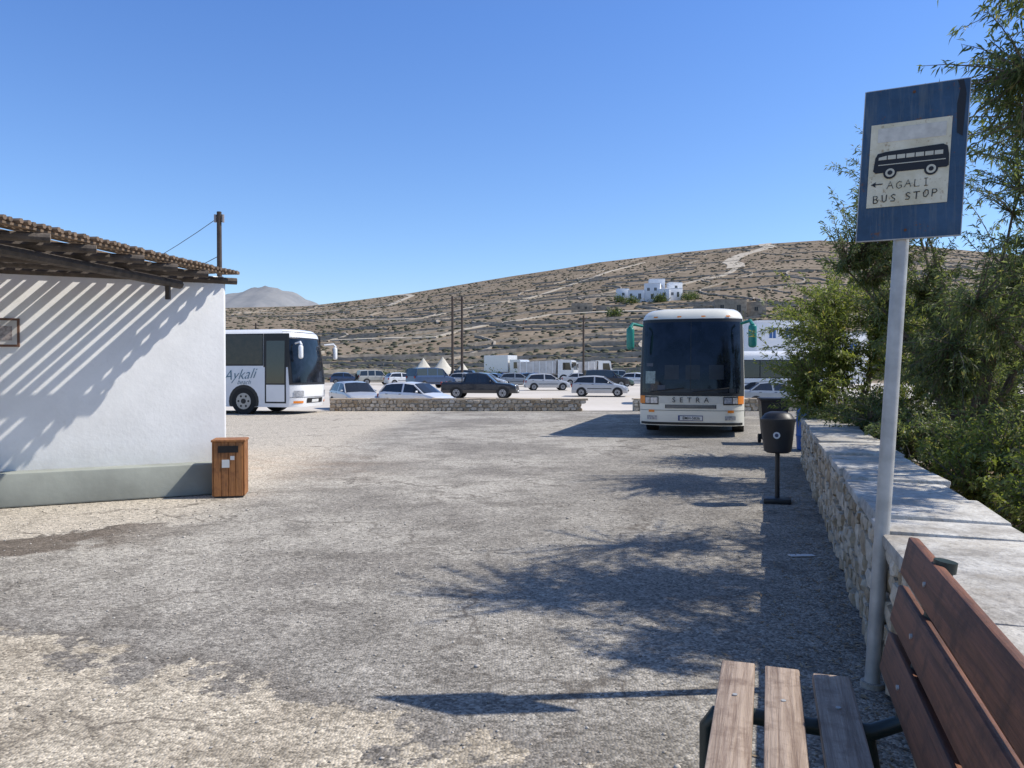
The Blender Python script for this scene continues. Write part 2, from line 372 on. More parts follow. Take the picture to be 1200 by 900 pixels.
# ------------------------------------------------------------------ building with pergola
bl = empty('white_building')
WX, WN = Vector((.895, .445, 0)).normalized(), Vector((.445, -.895, 0)).normalized()
MBd = Matrix(((WX.x, -WN.x, 0, -3.81), (WX.y, -WN.y, 0, 10.23), (0, 0, 1, 0), (0, 0, 0, 1)))
m, nt, b = newmat('whitewash'); p = pos(nt)
c = mix(nt, ramp(nt, noise(nt, p, 1.2, 5, .7), [(.35, 0.), (.6, 1.)]), (.78, .78, .77), (.86, .86, .85))
c = mix(nt, ramp(nt, noise(nt, p, 14, 4, .7), [(.60, 0.), (.76, .3)]), c, (.62, .60, .56))
zz_ = N(nt, 'ShaderNodeSeparateXYZ', {0: p}).outputs[2]
c = mix(nt, mth(nt, 'MULTIPLY', ramp(nt, mth(nt, 'ADD', zz_, mth(nt, 'MULTIPLY', noise(nt, p, 3, 4, .7), .5)), [(.62, 1.), (.95, 0.)]), .35), c, (.50, .46, .40))
nt.links.new(c, b.inputs['Base Color']); b.inputs['Roughness'].default_value = .85; bump(nt, b, noise(nt, p, 18, 4), .25, .01); white = m
B = MB(MBd); B.box((-5.5, 3.0, 1.43), (11, 6, 2.86), white, bevel=.03, seg=3); B.done('walls', bl)
plm = pmat('plinth_paint', (.34, .36, .32), .85, var=.3, scale=2, bmp=.3)
B = MB(MBd); B.box((-5.63, -.135, .21), (10.9, .30, .40), plm, bevel=.02, seg=2, jit=.004); B.done('plinth', bl)
def woodmat(name, c1, c2, c3, sc=(30, 1.5, 30), rz=0):
    m, nt, b = newmat(name); p = pos(nt)
    if rz: p = N(nt, 'ShaderNodeMapping', {'Vector': p, 'Rotation': (0, 0, rz)}).outputs[0]
    mp = N(nt, 'ShaderNodeMapping', {'Vector': p, 'Scale': sc})
    g = noise(nt, mp.outputs[0], 1.0, 6, .75, .4); g2 = noise(nt, p, 7, 5, .7)
    c = mix(nt, ramp(nt, g, [(.36, 0.), (.58, 1.)]), c1, c2); c = mix(nt, ramp(nt, g2, [(.5, 0.), (.66, .75)]), c, c3)
    nt.links.new(c, b.inputs['Base Color']); b.inputs['Roughness'].default_value = .6; bump(nt, b, g, .8, .008); return m
logm = pmat('pergola_wood', (.13, .105, .085), .8, col2=(.055, .045, .038), scale=9, bmp=.4)
loge = pmat('log_end_grain', (.30, .24, .18), .8, var=.4, scale=20)
reed = pmat('reed_slats', (.26, .18, .12), .85, col2=(.11, .08, .055), scale=12)
A0 = Vector((-3.72, 10.38, 0)); A1 = Vector((-4.75, 4.6, 0)); ed = (A1 - A0).normalized()
B = MB()
bs = A0 + Vector((-.50, -.60, 2.70)); B.tube([bs, bs + ed * 2.6 + Vector((0, 0, .015)), bs + ed * 5.2], .055, logm, 8)
for k in range(9):
    o = A0 + ed * (.10 + k * .66) + Vector((0, 0, 2.81)); e = o + WX * random.uniform(.03, .10)
    dirv = -WX; jz = random.uniform(-.01, .01)
    B.tube([e + Vector((0, 0, jz)), e + dirv * 3.5 + Vector((0, 0, jz)), e + dirv * 8 + Vector((0, 0, -jz))], [.045, .05, .045], logm, 10, True)
    B.cyl(e + Vector((0, 0, jz)) - dirv * .001, e + Vector((0, 0, jz)) - dirv * .004, .04, loge, 10)
perp = Vector((-ed.y, ed.x, 0)); perp = perp if perp.x < 0 else -perp
off = 0.
while off < 7.5:
    wd = random.uniform(.07, .10); g = random.uniform(.045, .07)
    st = A0 + perp * (off + wd / 2) * 1.0 + Vector((0, 0, 2.885 + random.uniform(-.006, .012)))
    sdist = (st - Vector((-3.81, 10.23, 0))).dot(WN); den = ed.dot(WN); st = st - ed * ((sdist - .02) / den)
    c = st + ed * 2.95; rot = Matrix.Rotation(math.atan2(ed.y, ed.x) + random.uniform(-.003, .003), 3, 'Z') @ Matrix.Rotation(random.uniform(-.006, .006), 3, 'Z')
    B.box(c, (5.9 + random.uniform(-.08, .08), wd, .022), reed, rot); off += wd + g
B.tube([A1 + Vector((-.55, .3, 0)), A1 + Vector((-.55, .3, 2.65))], .07, logm, 10)
B.box(bs + ed * .25 + Vector((0, 0, -.12)), (.05, .05, .18), logm)
for k in range(70):
    o = A0 + ed * (k * .085) + perp * .02 + Vector((0, 0, 2.922)); B.tube([o - perp * random.uniform(.04, .09), o + perp * .20 + Vector((0, 0, .004))], .024, reed, 6)
B.done('pergola', bl)
B = MB(MBd); fx = -2.47
B.box((fx, -.014, 2.06), (.30, .025, .34), pmat('frame_wood', (.16, .08, .05), .6), bevel=.004); B.box((fx, -.029, 2.06), (.245, .006, .285), pmat('notice_mat', (.60, .58, .55), .5)); B.box((fx, -.034, 2.05), (.15, .006, .17), pmat('notice_print', (.16, .13, .13), .3, col2=(.45, .40, .38), scale=25))
B.done('framed_notice', bl)

# wooden litter bin
binm = woodmat('varnished_wood', (.22, .085, .025), (.38, .16, .05), (.16, .06, .02), (30, 30, 2))
lb = empty('wooden_litter_bin'); Mb = Matrix.Translation((-3.60, 9.80, 0)) @ Matrix.Rotation(R(12), 4, 'Z')
B = MB(Mb)
for sy_ in (-.17, .17):
    for k in range(4): B.box((-.13 + k * .087, sy_, .37), (.083, .022, .68), binm, bevel=.004)
for sx_ in (-.185, .185):
    for k in range(4): B.box((sx_, -.128 + k * .085, .37), (.022, .081, .68), binm, bevel=.004)
B.done('slat_sides', lb)
B = MB(Mb); B.box((0, 0, .725), (.41, .38, .03), binm, bevel=.006); B.box((0, -.186, .62), (.24, .006, .085), pmat('dark_slot', (.012, .01, .01), .8)); B.box((0, 0, .02), (.34, .3, .04), logm); B.done('lid', lb)
B = MB(Mb); B.box((-.03, -.185, .44), (.09, .003, .10), pmat('label', (.7, .7, .68), .5)); B.box((.05, -.1865, .51), (.05, .003, .05), pmat('label2', (.6, .6, .6), .5)); B.done('labels', lb)

# ------------------------------------------------------------------ black bin on post
blk = pmat('black_plastic', (.022, .022, .025), .45, var=.3, scale=12, bmp=.1)
pb = empty('post_mounted_litter_bin'); Mp = Matrix.Translation((3.22, 9.3, 0)) @ Matrix.Rotation(-R(18), 4, 'Z')
B = MB(Mp); B.box((0, 0, .035), (.32, .26, .07), blk, bevel=.02, seg=2); B.cyl((0, 0, .05), (0, 0, 1.02), .028, blk, 14); B.done('post', pb)
B = MB(Mp); n = 28
def ring(z, r, sq=.78): return [(r * math.cos(2 * math.pi * k / n), -.09 + r * sq * math.sin(2 * math.pi * k / n), z) for k in range(n)]
prof = [(.62, .12), (.64, .155), (.70, .165), (.98, .195), (1.0, .205), (1.03, .205), (1.035, .19), (1.09, .15), (1.115, .09)]
vs = []; fs = []
for z, r in prof: vs += ring(z, r)
for a in range(len(prof) - 1):
    for k in range(n): fs.append((a * n + k, a * n + (k + 1) % n, (a + 1) * n + (k + 1) % n, (a + 1) * n + k))
fs.append(tuple(range(n))[::-1]); fs.append(tuple((len(prof) - 1) * n + k for k in range(n)))
B.add(vs, fs, blk, True); B.done('body', pb)
B = MB(Mp); B.cyl((-.015, -.232, .84), (-.015, -.246, .84), .04, pmat('sticker_white', (.7, .7, .7), .5), 20); B.cyl((-.015, -.246, .84), (-.015, -.249, .84), .022, pmat('sticker_dark', (.05, .06, .12), .5), 16); B.done('sticker', pb)

# ------------------------------------------------------------------ bus stop sign
sg = empty('bus_stop_sign')
galv = pmat('galvanised_steel', (.52, .52, .50), .5, .3, var=.3, scale=10, bmp=.1)
PB = Vector((1.82, 3.86, 0)); UPV = Vector((.058, 0, 1)).normalized(); WD = Vector((.41, -.20, .0)).normalized(); YV = UPV.cross(WD)
B = MB(); B.cyl(PB - UPV * .02, PB + UPV * 2.98, .036, galv, 28); B.cyl(PB + UPV * .0, PB + UPV * .03, .055, cope, 16); B.done('pole', sg)
SC = Vector((1.975, 3.81, 2.632)); MS = Matrix(((WD.x, YV.x, UPV.x, SC.x), (WD.y, YV.y, UPV.y, SC.y), (WD.z, YV.z, UPV.z, SC.z), (0, 0, 0, 1)))
m, nt, b = newmat('sign_blue'); p = pos(nt)
c = mix(nt, ramp(nt, noise(nt, p, 5, 5, .75), [(.35, 0.), (.65, 1.)]), (.016, .05, .10), (.032, .085, .165))
mp = N(nt, 'ShaderNodeMapping', {'Vector': p, 'Scale': (40, 40, 3)})
c = mix(nt, ramp(nt, noise(nt, mp.outputs[0], 1, 5, .7), [(.50, 0.), (.66, .5)]), c, (.12, .15, .17))
c = mix(nt, ramp(nt, noise(nt, p, 14, 5, .8), [(.60, 0.), (.64, .9)]), c, (.14, .06, .03))
nt.links.new(c, b.inputs['Base Color']); b.inputs['Roughness'].default_value = .5; sblue = m
W2, H2 = .228, .375
B = MB(MS); B.box((0, -.004, 0), (2 * W2, .004, 2 * H2), sblue)
for s_ in (-1, 1): B.box((s_ * (W2 + .001), .004, 0), (.006, .018, 2 * H2 + .006), galv); B.box((0, .004, s_ * (H2 + .001)), (2 * W2 - .006, .018, .006), galv)
B.done('panel', sg)
B = MB(MS)
for z in (-.22, .22): B.box((-.02, .012, z), (.16, .016, .035), galv)
rust = pmat('rust', (.14, .06, .03), .8)
for z in (-.335, .345): B.cyl((-.01, -.006, z), (-.01, -.010, z), .007, rust, 10)
B.done('brackets', sg)
m, nt, b = newmat('faded_cream'); p = pos(nt)
c = mix(nt, ramp(nt, noise(nt, p, 6, 5, .7), [(.35, 0.), (.65, 1.)]), (.58, .53, .36), (.76, .72, .56))
c = mix(nt, ramp(nt, noise(nt, p, 30, 5, .75), [(.57, 0.), (.64, .65)]), c, (.32, .21, .10))
nt.links.new(c, b.inputs['Base Color']); b.inputs['Roughness'].default_value = .55
B = MB(MS); B.box((-.015, -.0085, -.005), (.355, .003, .415), m); B.box((-.01, -.0110, .145), (.30, .0012, .07), pmat('cream_strip', (.70, .68, .60), .5, var=.3, scale=20)); B.done('faded_centre', sg)
ink = pmat('black_ink', (.012, .012, .014), .5)
creamw = pmat('icon_window', (.62, .60, .48), .6)
B = MB(MS); yy = -.0125
def poly(B, pts, y, mat): B.add([(a, y, c) for a, c in pts] + [(a, y + .0015, c) for a, c in pts], [tuple(range(len(pts))), *[(k, (k + 1) % len(pts), (k + 1) % len(pts) + len(pts), k + len(pts)) for k in range(len(pts))]], mat)
poly(B, [(-.165, .035), (-.155, .055), (-.12, .062), (.13, .072), (.15, .06), (.158, .02), (.16, -.035), (.15, -.042), (-.16, -.042), (-.172, -.03)], yy, ink)
for k in range(7): x = -.150 + k * .041; poly(B, [(x, .022), (x + .036, .022), (x + .036, .042), (x, .042 if k else .035)], yy - .002, creamw)
poly(B, [(-.150, -.005), (.145, -.005), (.145, -.001), (-.150, -.001)], yy - .002, creamw)
for x in (-.095, .085):
    for r_, mt, o in ((.03, ink, .001), (.021, creamw, .003), (.011, ink, .0045)):
        poly(B, [(x + r_ * math.cos(t * math.pi / 10), -.045 + r_ * math.sin(t * math.pi / 10)) for t in range(20)], yy - .0015 - o, mt)
poly(B, [(.185, .12), (.21, .10), (.215, .30), (.21, .33), (.2, .372), (.175, .372), (.188, .33), (.178, .26)], -.0085, ink)
poly(B, [(-.178, -.098), (-.155, -.085), (-.158, -.095), (-.125, -.095), (-.125, -.100), (-.158, -.100), (-.155, -.112)], yy, ink)
B.done('bus_pictogram', sg)
RX = Matrix.Rotation(R(90), 4, 'X')
GL = {'A': [[(0, 0), (.45, 1), (.9, 0)], [(.2, .4), (.75, .42)]], 'G': [[(.85, .85), (.5, 1), (.1, .7), (.1, .25), (.5, 0), (.85, .2), (.85, .45), (.5, .45)]], 'L': [[(.1, 1), (.1, 0), (.8, .03)]], 'I': [[(.4, 1), (.4, 0)], [(.15, 1), (.65, 1)], [(.15, 0), (.65, 0)]],
      'B': [[(.1, 0), (.1, 1), (.6, .95), (.7, .75), (.5, .52), (.1, .5)], [(.5, .52), (.8, .3), (.6, .02), (.1, 0)]], 'U': [[(.1, 1), (.12, .25), (.4, 0), (.75, .2), (.8, 1)]], 'S': [[(.8, .85), (.45, 1), (.15, .78), (.4, .55), (.75, .35), (.6, .05), (.1, .1)]],
      'T': [[(0, .97), (.9, 1)], [(.45, 1), (.42, 0)]], 'O': [[(.45, 1), (.1, .6), (.2, .1), (.5, 0), (.85, .4), (.75, .9), (.45, 1)]], 'P': [[(.1, 0), (.12, 1), (.65, .95), (.75, .7), (.5, .48), (.1, .48)]], ' ': []}
def hand(s_, x0, z0, h, wd_, nm, tilt=0, r_=.0024):
    B = MB(MS); rr_ = random.Random(len(s_)); x = x0
    for ch in s_:
        dz = rr_.uniform(-.003, .003) + (x - x0) * tilt
        for stp in GL[ch]: B.tube([(x + a * wd_ * .8 + rr_.uniform(-.001, .001), yy + .001, z0 + dz + c_ * h) for a, c_ in stp], r_, ink, 5)
        x += wd_ * (1.05 if ch != ' ' else .7)
    B.done(nm, sg)
hand('AGALI', -.105, -.125, .036, .038, 'lettering_agali', .02, .0017); hand('BUS STOP', -.165, -.190, .036, .037, 'lettering_bus_stop', .03)

# ------------------------------------------------------------------ bench
bn = empty('park_bench')
seatw = woodmat('weathered_seat_wood', (.20, .135, .095), (.44, .34, .26), (.17, .11, .075), (40, 1.4, 40), R(18.43))
backw = woodmat('red_brown_stain', (.075, .027, .014), (.20, .078, .04), (.045, .017, .010), (34, 1.2, 34), R(18.43))
YE, YS = 3.16, 1.25
B = MB(MW)
for v0, v1, dy in ((-.17, -.040, .0), (-.006, .122, -.02), (.168, .300, -.03)):
    B.box(((v0 + v1) / 2, (YE + YS) / 2 + dy, .43), (v1 - v0, YE - YS, .04), seatw, bevel=.006, seg=2, jit=.003)
B.done('seat', bn)
lean = math.atan2(.10, .45)
def bk(k): zc = .545 + k * .176; return .415 + (zc - .45) * .22, zc
B = MB(MW)
for k in range(3):
    vc, zc = bk(k); B.box((vc, (YE + YS) / 2 + .03 * k, zc), (.036, YE - YS + .04, .15), backw, Matrix.Rotation(lean, 3, 'Y'), bevel=.008, seg=2, jit=.003)
B.done('backrest', bn)
frm = pmat('dark_green_paint', (.02, .035, .032), .4, var=.3)
for yk, nm in ((2.82, 'frame_far'), (1.55, 'frame_near')):
    B = MB(MW)
    B.tube([(-.20, yk, .0), (-.20, yk, .33), (-.17, yk, .375), (-.10, yk, .385), (.2, yk, .375), (.34, yk, .385), (.43, yk, .43), (.462, yk, .53), (.50, yk, .7), (.545, yk, .92), (.55, yk, .95)], .028, frm, 14)
    B.tube([(.35, yk, .0), (.35, yk, .2), (.32, yk, .375)], .028, frm, 12)
    B.cyl((.55, yk, .945), (.555, yk, .98), .036, frm, 16)
    for vv in (-.105, .058, .234): B.cyl((vv, yk, .45), (vv, yk, .454), .009, galv, 8)
    for k in range(3):
        vc, zc = bk(k); B.cyl((vc - .017, yk, zc), (vc - .025, yk, zc), .009, galv, 8)
    B.done(nm, bn)

# ------------------------------------------------------------------ vehicles
glass = pmat('vehicle_glass', (.012, .015, .018), .06, col2=(.02, .022, .025)); glass.node_tree.nodes['Principled BSDF'].inputs['Specular IOR Level'].default_value = .8
tyre = pmat('tyre_rubber', (.02, .02, .02), .85); hub = pmat('wheel_rim', (.35, .35, .36), .35, .7); blackp = pmat('black_trim', (.015, .015, .016), .5)
lamp = pmat('headlamp', (.55, .56, .58), .12, .2, var=.5, scale=20); red = pmat('tail_lamp', (.30, .015, .01), .25); amber = pmat('indicator_amber', (.85, .25, .02), .3)
plate = pmat('number_plate', (.75, .75, .72), .4)
def wheel(B, x, y, r, w_, side, hubm=hub):
    B.cyl((x - side * w_, y, r), (x, y, r), r, tyre, 26)
    B.cyl((x - side * .02, y, r), (x + side * .012, y, r), r * .62, hubm, 20); B.cyl((x, y, r), (x + side * .03, y, r), r * .2, blackp, 10)
    for k in range(6):
        a = k * math.pi / 3; B.cyl((x + side * .006, y + r * .42 * math.cos(a), r + r * .42 * math.sin(a)), (x + side * .016, y + r * .42 * math.cos(a), r + r * .42 * math.sin(a)), r * .09, blackp, 8)
class Coach:
    def __init__(s, name, L, H, M, paint):
        s.L, s.H, s.M, s.hw = L, H, M, 1.25; s.e = empty(name); s.name = name; hw = s.hw; r = .30
        B = MB(M); zs = [.28, .34, .6, .9, 1.1, 1.4, 1.8, 2.2, 2.6, H - r]; lev = [(z, 0.0) for z in zs] + [(H - r + r * math.sin(a), r * (1 - math.cos(a))) for a in [R(q) for q in (18, 36, 54, 72, 90)]]
        nx = 23; xs = [-math.cos(math.pi * k / (nx - 1)) for k in range(nx)]
        rings = []
        for z, ins in lev:
            ring = []
            for t in xs:
                x = t * (s.w(z) - ins); ring.append((x, s.yf(t * hw, z) + ins * .8, z))
            for t in reversed(xs):
                x = t * (s.w(z) - ins); ring.append((x, L / 2 - .12 * abs(t) ** 6 - ins * .4, z))
            rings.append(ring)
        n = len(rings[0]); vs = [p for rg in rings for p in rg]; fs = []
        for a in range(len(rings) - 1):
            for k in range(n): fs.append((a * n + k, a * n + (k + 1) % n, (a + 1) * n + (k + 1) % n, (a + 1) * n + k))
        B.add(vs, fs, paint, True)
        B.add(rings[-1], [(k, k + 1, n - 2 - k, n - 1 - k) for k in range(nx - 1)], paint, True)
        B.add(rings[0], [(n - 1 - k, n - 2 - k, k + 1, k) for k in range(nx - 1)], blackp)
        B.done('body', s.e, 50)
    def w(s, z): return s.hw - (.0 if z < 1.3 else .05 * ((z - 1.3) / 1.9))
    def yf(s, x, z):
        t = abs(x) / s.hw; y = -s.L / 2 + .10 * t ** 2 + .30 * t ** 7
        y += .0 if z < 1.0 else .30 * ((z - 1.0) / 2.2) ** 1.5
        return y + (.06 * ((.6 - z) / .4) if z < .6 else 0)
    def front(s, B, x0, x1, z0, z1, off, mat, n=10):
        r = .30
        def f(u, v):
            x = x0 + (x1 - x0) * u; z = z0 + (z1 - z0) * v
            a = max(0, (z - (s.H - r)) / r); ins = r * (1 - math.sqrt(max(0, 1 - a * a))) if a > 0 else 0
            return (x * (s.w(z) - ins + off * abs(x / s.hw)) / s.hw, s.yf(x, z) + ins * .8 - off, z)
        B.surf(f, [k / n for k in range(n + 1)], [k / 8 for k in range(9)], mat)
    def side(s, B, y0, y1, z0, z1, off, mat, sd):
        B.surf(lambda u, v: (sd * (s.w(z0 + (z1 - z0) * v) + off), y0 + (y1 - y0) * u, z0 + (z1 - z0) * v), [k / 4 for k in range(5)], [k / 4 for k in range(5)], mat)
    def wheels(s, ys):
        B = MB(s.M)
        for y in ys:
            for sd in (-1, 1):
                pts = [(sd * (s.hw + .004), y + .62 * math.cos(t * math.pi / 12), max(.29, .48 + .62 * math.sin(t * math.pi / 12))) for t in range(-3, 16)]
                B.add(pts, [tuple(range(len(pts)))], blackp); wheel(B, sd * (s.hw + .015), y, .49, .3, sd)
        B.done('wheels', s.e)
    def sidewindows(s, y0, y1, z0, z1, n, band=glass):
        B = MB(s.M)
        for sd in (-1, 1):
            s.side(B, y0, y1, z0, z1, .004, blackp, sd); st = (y1 - y0) / n
            for k in range(n): s.side(B, y0 + k * st + .03, y0 + (k + 1) * st - .03, z0 + .05, z1 - .05, .010, band, sd)
        B.done('side_windows', s.e)
def mirror(B, x, y, z, mat, sd, h=.5):
    B.tube([(x - sd * .25, y + .25, z + .32), (x - sd * .05, y - .05, z + .36), (x, y - .12, z + .25)], [.035, .04, .05], mat, 8)
    B.box((x, y - .1, z), (.19, .15, h), mat, bevel=.07, seg=3); B.box((x, y - .025, z), (.12, .012, h * .8), glass)

cream = pmat('cream_paint', (.80, .77, .66), .3, var=.08, scale=2, coat=.5)
ph = R(-16.0); bdir = Vector((-math.sin(ph), math.cos(ph), 0)); Ls = 10.2
c0 = Vector((4.30, 18.5, 0)) + bdir * Ls / 2
c = Coach('cream_coach', Ls, 3.14, Matrix.Translation(c0) @ Matrix.Rotation(ph, 4, 'Z'), cream)
M1 = c.M
m, nt, b = newmat('windscreen'); p = pos(nt)
gcol = mix(nt, ramp(nt, noise(nt, p, 2.3, 4, .6, .5), [(.4, 0.), (.65, 1.)]), (.004, .007, .012), (.014, .020, .034))
nt.links.new(gcol, b.inputs['Base Color']); b.inputs['Roughness'].default_value = .07; b.inputs['Specular IOR Level'].default_value = .35; wscr = m
B = MB(M1); c.front(B, -1.235, 1.235, 1.00, 2.88, .008, blackp, 24); c.front(B, -1.16, 1.16, 1.08, 2.80, .014, wscr, 24); B.done('windscreen', c.e)
B = MB(M1)
dim = pmat('dim_interior', (.018, .022, .030), .35, var=.4, scale=5); dim2 = pmat('dim_interior_light', (.07, .08, .10), .6)
c.front(B, -.008, .008, 1.10, 2.80, .017, blackp, 2)
c.front(B, -1.08, -.84, 1.30, 1.60, .018, pmat('placard', (.34, .42, .40), .6, var=.5, scale=25), 4)
c.front(B, -1.06, -.9, 1.72, 1.80, .018, dim2, 4); c.front(B, -1.1, 1.1, 1.09, 1.18, .0155, dim, 16)
c.front(B, -.78, -.6, 1.14, 1.26, .018, dim2, 3)
for x in (-.45, .05, .6): c.front(B, x - .17, x + .17, 1.40, 1.75, .0155, dim, 6)
for x0, x1 in ((-.95, -.15), (.05, .9)):
    pts = []
    for k in range(7):
        f = k / 6; x = x0 + (x1 - x0) * f; z = 1.10 + .10 * f; pts.append((x, c.yf(x, z) - .035, z))
    B.tube(pts, .013, blackp, 6)
B.done('windscreen_fittings', c.e)
B = MB(M1)
c.front(B, -.74, .74, .82, .99, .006, pmat('cream_dark', (.66, .63, .54), .35), 16)
c.front(B, -.60, .60, .70, .79, .012, blackp, 16)
for z in (.715, .745, .775): c.front(B, -.58, .58, z - .005, z + .005, .015, hub, 14)
for sd in (-1, 1):
    def fr_(a, d_, *r): c.front(B, min(sd * a, sd * d_), max(sd * a, sd * d_), *r)
    fr_(.76, 1.19, .79, .985, .012, blackp, 8); fr_(.78, .95, .82, .96, .018, lamp, 6); fr_(.97, 1.08, .82, .96, .018, lamp, 6); fr_(1.09, 1.22, .81, 1.0, .018, amber, 5)
    fr_(.80, 1.04, .42, .52, .012, lamp, 4); fr_(.86, 1.0, .60, .66, .012, amber, 4)
c.front(B, -1.24, 1.24, .645, .655, .006, blackp, 24)
c.front(B, -1.2, 1.2, .30, .36, .012, blackp, 24)
c.front(B, -.29, .29, .40, .53, .016, pmat('plate_frame', (.03, .05, .2), .4), 6); c.front(B, -.25, .275, .415, .515, .021, plate, 6)
B.done('lights_and_bumper', c.e)
def ftext(c, s_, size, x, z, mat, nm, off=.02): text(s_, size, c.M @ Matrix.Translation((x, c.yf(x, z) - off, z)) @ RX, mat, nm, c.e)
ftext(c, 'S  E  T  R  A', .17, 0, .90, ink, 'front_lettering', .035); ftext(c, 'EMH-5836', .095, .02, .465, ink, 'plate_lettering', .03)
teal = pmat('teal_mirror', (.03, .26, .20), .35)
B = MB(M1); mirror(B, -1.44, -Ls / 2 + .05, 2.40, teal, -1, .55); mirror(B, 1.42, -Ls / 2 + .05, 2.43, teal, 1, .55); B.done('mirrors', c.e)
B = MB(M1); B.box((0, .3, 3.19), (1.5, 2.4, .14), cream, bevel=.05, seg=3)
for x in (-.9, -.3, .3, .9): c.front(B, x - .05, x + .05, 2.92, 2.95, .01, amber, 2)
B.done('roof_unit', c.e)
c.wheels([-Ls / 2 + 2.3, Ls / 2 - 2.9]); c.sidewindows(-Ls / 2 + .75, Ls / 2 - .4, 1.55, 2.72, 6)

wpaint = pmat('white_coach_paint', (.80, .80, .79), .3, var=.06, scale=2, coat=.4)
ph = R(77); hdg = Vector((math.sin(ph), -math.cos(ph), 0)); L2 = 12.0
c1 = Vector((-7.48, 29.2, 0)) - hdg * L2 / 2
c = Coach('white_coach', L2, 3.16, Matrix.Translation(c1) @ Matrix.Rotation(ph, 4, 'Z'), wpaint)
c.wheels([-L2 / 2 + 2.25, L2 / 2 - 3.2])
bronze = pmat('bronze_glass', (.05, .035, .025), .08, col2=(.02, .017, .015)); bronze.node_tree.nodes['Principled BSDF'].inputs['Specular IOR Level'].default_value = .5
c.sidewindows(-L2 / 2 + 1.45, L2 / 2 - .5, 1.80, 2.99, 6, bronze)
B = MB(c.M)
for sd in (-1, 1):
    c.side(B, -L2 / 2 + .40, -L2 / 2 + 1.44, 1.75, 2.99, .005, blackp, sd)
    c.side(B, -L2 / 2 + .52, -L2 / 2 + 1.38, .42, 2.97, .008, blackp, sd); c.side(B, -L2 / 2 + .58, -L2 / 2 + 1.32, 1.15, 2.72, .014, glass, sd); c.side(B, -L2 / 2 + .58, -L2 / 2 + 1.32, .48, 1.10, .014, wpaint, sd)
    for y in (-2.6, -.9, .9): c.side(B, y, y + .02, .4, 1.5, .004, blackp, sd)
    c.side(B, -L2 / 2 + 3.1, L2 / 2 - .3, 1.02, 1.035, .004, blackp, sd)
B.done('door_and_trim', c.e)
B = MB(c.M); c.front(B, -1.25, 1.25, 1.10, 3.06, .010, blackp, 28); c.front(B, -1.18, 1.18, 1.18, 2.80, .016, wscr, 24)
for sd in (-1, 1):
    a, d_ = (-1.16, -.8) if sd < 0 else (.8, 1.16); c.front(B, a, d_, .68, .88, .014, lamp, 5); c.front(B, a, d_, .42, .5, .014, amber, 5)
c.front(B, -.6, .6, .42, .6, .012, blackp, 8); c.front(B, -.26, .26, .44, .55, .018, plate, 4); c.front(B, -1.24, 1.24, .63, .645, .01, blackp, 20)
mirror(B, -1.38, -L2 / 2 - .05, 2.3, wpaint, -1, .5); mirror(B, 1.38, -L2 / 2 - .05, 2.3, wpaint, 1, .5)
B.done('front_glazing_and_lights', c.e)
logo = pmat('logo_blue', (.06, .16, .22), .5)
RS = Matrix(((0, 0, -1, 0), (-1, 0, 0, 0), (0, 1, 0, 0), (0, 0, 0, 1)))
text('Aykali', .54, c.M @ Matrix.Translation((-1.262, -L2 / 2 + 2.45, 1.46)) @ RS @ Matrix.Rotation(R(4), 4, 'Z'), logo, 'side_lettering', c.e, shear=.5, off=-.012)
text('beach', .24, c.M @ Matrix.Translation((-1.262, -L2 / 2 + 2.25, 1.19)) @ RS, logo, 'side_lettering_small', c.e, shear=.5, off=-.01)

ph = R(83); c = Coach('white_bus', 9.5, 3.05, Matrix.Translation((13.6, 45.0, float(gz(13.6, 45)))) @ Matrix.Rotation(ph, 4, 'Z'), wpaint)
c.wheels([-2.8, 2.2]); c.sidewindows(-4.1, 4.5, 1.5, 2.55, 5)
B = MB(c.M); c.front(B, -1.2, 1.2, 1.1, 2.8, .01, wscr, 16)
for sd in (-1, 1): c.side(B, -3.9, 4.5, 1.18, 1.24, .006, pmat('grey_stripe', (.25, .27, .3), .4), sd)
B.done('windscreen', c.e)

